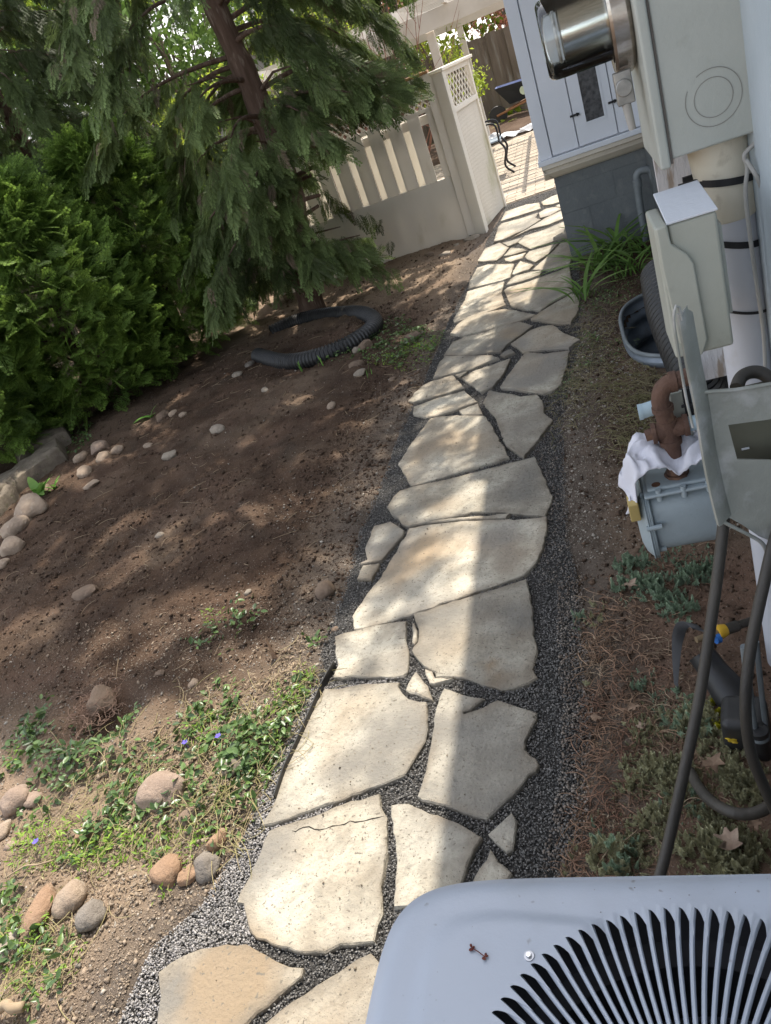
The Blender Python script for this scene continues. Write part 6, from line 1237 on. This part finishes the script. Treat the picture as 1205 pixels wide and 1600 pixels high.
for px, py, r, n in [(900, 565, .35, 380), (875, 620, .25, 220), (1000, 640, .16, 200), (985, 690, .12, 160), (960, 600, .2, 130), (940, 520, .3, 160), (1010, 600, .12, 120)]:
    c = at(px, py)
    for k in range(n):
        x_, y_ = c.x+rr_.gauss(0, r*.4), c.y+rr_.gauss(0, r*.9)
        if path_dist(np.array([x_]), np.array([y_]))[0] > .03 or well_d(x_, y_) < 1.15: continue
        curl(mb, (x_, y_, float(gz(np.array([x_]), np.array([y_]))[0])), rr_.uniform(.04, .11), .0012, rr_.uniform(0, 6.28), rr_.gauss(0, 1.6), rr_.uniform(.3, 1.0), 5)
o = mb.build('dry_grass', m_dgr); tag(o, 'sparse dry grass between the path and the window well', 'grass', kind='stuff')
patch([(895, 560, .3, 1), (870, 610, .18, 1), (940, 480, .3, .5), (960, 455, .3, .8), (1000, 640, .1, .5)], 2600, .016, m_vinca, 'low_weeds', 'low dull green weeds between the path and the window well', WL, .5, (.0, .03), keep=.03)
# ================================================================== FAR GARDEN
mb = MB(); V = []; F = []; n1, n2 = 60, 26
for i in range(n1):
    for j in range(n2):
        x_ = -5.2+8.6*i/(n1-1); y_ = 14.82+2.7*j/(n2-1); V.append((x_, y_, .02+.16*math.sin(math.pi*j/(n2-1))**.6+.07*float(fbm(np.array(x_), np.array(y_), 2.2, 4, 61)) if 0 < j < n2-1 else -.05))
for i in range(n1-1):
    for j in range(n2-1): F.append((i*n2+j, (i+1)*n2+j, (i+1)*n2+j+1, i*n2+j+1))
o = mb.add(V, F).build('far_bed', m_clod, origin=(0, 16, 0), smooth=True, recalc=False); o['kind'] = 'structure'
for k, (l, x_, y_, n, L_) in enumerate([('yellow green leafy clump in the far bed left of the wheelbarrow', -1.75, 16.4, 26, .42), ('lime green clump in the far bed beside the gate panel', -1.95, 15.5, 26, .36), ('broad leaved clump behind the wheelbarrow', -1.05, 17.0, 24, .45), ('small lime clump below the wheelbarrow', -1.2, 15.7, 18, .22)]):
    c = P_ = Vector((x_, y_, .1)); v = (np.array((x_, y_, .1-H))); cc = v[0]*RT+v[1]*FW-v[2]*DN
    o = leafy_clump('leafy_clump', l, 'plant', CX+FPX*cc[0]/cc[2], CY+FPX*cc[1]/cc[2], n, L_, .3, m_yg, 1.6, .12, .5, 60+k, 'leafy clumps in the far bed'); o.location = (x_, y_, .12)
# wheelbarrow
wb = empty('wheelbarrow', (-.75, 16.1, .1), 'black wheelbarrow with a grey lined tray standing in the far bed', 'wheelbarrow')
m_tray = mat('black tray', (.03, .032, .035), None, 6, .4); m_tin = mat('blue grey lining', (.22, .25, .40), (.30, .33, .48), 4, .35)
X0, Y0_, Z0 = -.70, 16.1, .12
top = [(-.42, -.26), (.46, -.30), (.50, .30), (-.42, .28)]; bot_ = [(-.22, -.15), (.30, -.17), (.30, .17), (-.22, .15)]
mb = MB(); mb.add([(X0+a, Y0_+b, Z0+.58+.05*(a < 0)) for a, b in top]+[(X0+a, Y0_+b, Z0+.30) for a, b in bot_], [(0, 1, 5, 4), (1, 2, 6, 5), (2, 3, 7, 6), (3, 0, 4, 7), (4, 5, 6, 7)]); mb.build('tray', m_tray, wb)
mb = MB(); mb.add([(X0+a*.97, Y0_+b*.97, Z0+.583+.05*(a < 0)) for a, b in top]+[(X0+a*.95, Y0_+b*.95, Z0+.315) for a, b in bot_], [(0, 1, 5, 4), (1, 2, 6, 5), (2, 3, 7, 6), (3, 0, 4, 7), (4, 5, 6, 7)]); mb.build('tray_lining', m_tin, wb)
for sy_ in (-.2, .2):
    MB().tube([(X0+.85, Y0_+sy_*1.4, Z0+.52), (X0+.3, Y0_+sy_, Z0+.29), (X0-.5, Y0_+sy_*.3, Z0+.18)], .02, 8).build('handle', mat('orange wood', (.42, .20, .10), None, 9, .6), wb)
    MB().tube([(X0+.25, Y0_+sy_, Z0+.3), (X0+.35, Y0_+sy_, Z0-.02)], .015, 6).build('leg', m_blk, wb)
mb = MB(); mb.tube([(X0-.48, Y0_-.04, Z0+.17), (X0-.48, Y0_+.04, Z0+.17)], .17, 20); mb.build('wheel', m_rubber, wb, bevel=.01)
mb = MB(); mb.tube([(X0+.08, Y0_-.232, Z0+.45), (X0+.08, Y0_-.245, Z0+.45)], .075, 20); mb.build('round_sticker', mat('pale sticker', (.55, .62, .45), None, 8, .5), wb)
# plastic sheet
V = []; F = []; n1, n2 = 40, 10
for i in range(n1):
    for j in range(n2):
        s, u = i/(n1-1), j/(n2-1); V.append((-1.35+1.3*s, 14.55+.25*s+.35*u+.03*math.sin(s*20), .03+.10*math.sin(math.pi*u)*(.5+.5*math.sin(s*9+1))+.03*math.sin(s*31+u*9)+.02))
for i in range(n1-1):
    for j in range(n2-1): F.append((i*n2+j, (i+1)*n2+j, (i+1)*n2+j+1, i*n2+j+1))
o = MB().add(V, F).build('plastic_sheet', mat('white plastic', (.62, .63, .66), None, 9, .35, trans=.2), recalc=False, smooth=True); tag(o, 'crumpled white plastic sheet along the far edge of the patio', 'plastic sheet')
# patio chair
ch = empty('patio_chair', (-1.06, 11.2, 0), 'black iron garden chair with curved legs on the brick patio beside the gate', 'chair')
m_iron = mat('black iron', (.02, .02, .022), None, 5, .4); cx0, cy0 = -1.06, 11.2
mb = MB(); mb.box(cx0-.24, cx0+.20, cy0-.22, cy0+.22, .42, .44); mb.build('seat', mat('grey cushion', (.20, .24, .28), None, 9, .6), ch, bevel=.01)
for a_, b_ in ((.20, -.22), (.20, .22), (-.24, -.22), (-.24, .22)):
    s_ = 1 if a_ > 0 else -1; MB().tube(spline([(cx0+a_*.9, cy0+b_, .43), (cx0+a_+.04*s_, cy0+b_, .30), (cx0+a_-.01*s_, cy0+b_*1.03, .12), (cx0+a_+.08*s_, cy0+b_*1.06, .0)], 6), .014, 8).build('leg', m_iron, ch, smooth=True)
for b_ in (-.22, .22):
    MB().tube(spline([(cx0+.19, cy0+b_, .44), (cx0+.18, cy0+b_, .62), (cx0+.05, cy0+b_, .66), (cx0-.2, cy0+b_, .62)], 6), .013, 8).build('armrest', m_iron, ch, smooth=True)
MB().tube(spline([(cx0-.24, cy0-.22, .43), (cx0-.3, cy0-.22, .8), (cx0-.32, cy0, .95), (cx0-.3, cy0+.22, .8), (cx0-.24, cy0+.22, .43)], 6), .013, 8).build('backrest', m_iron, ch, smooth=True)
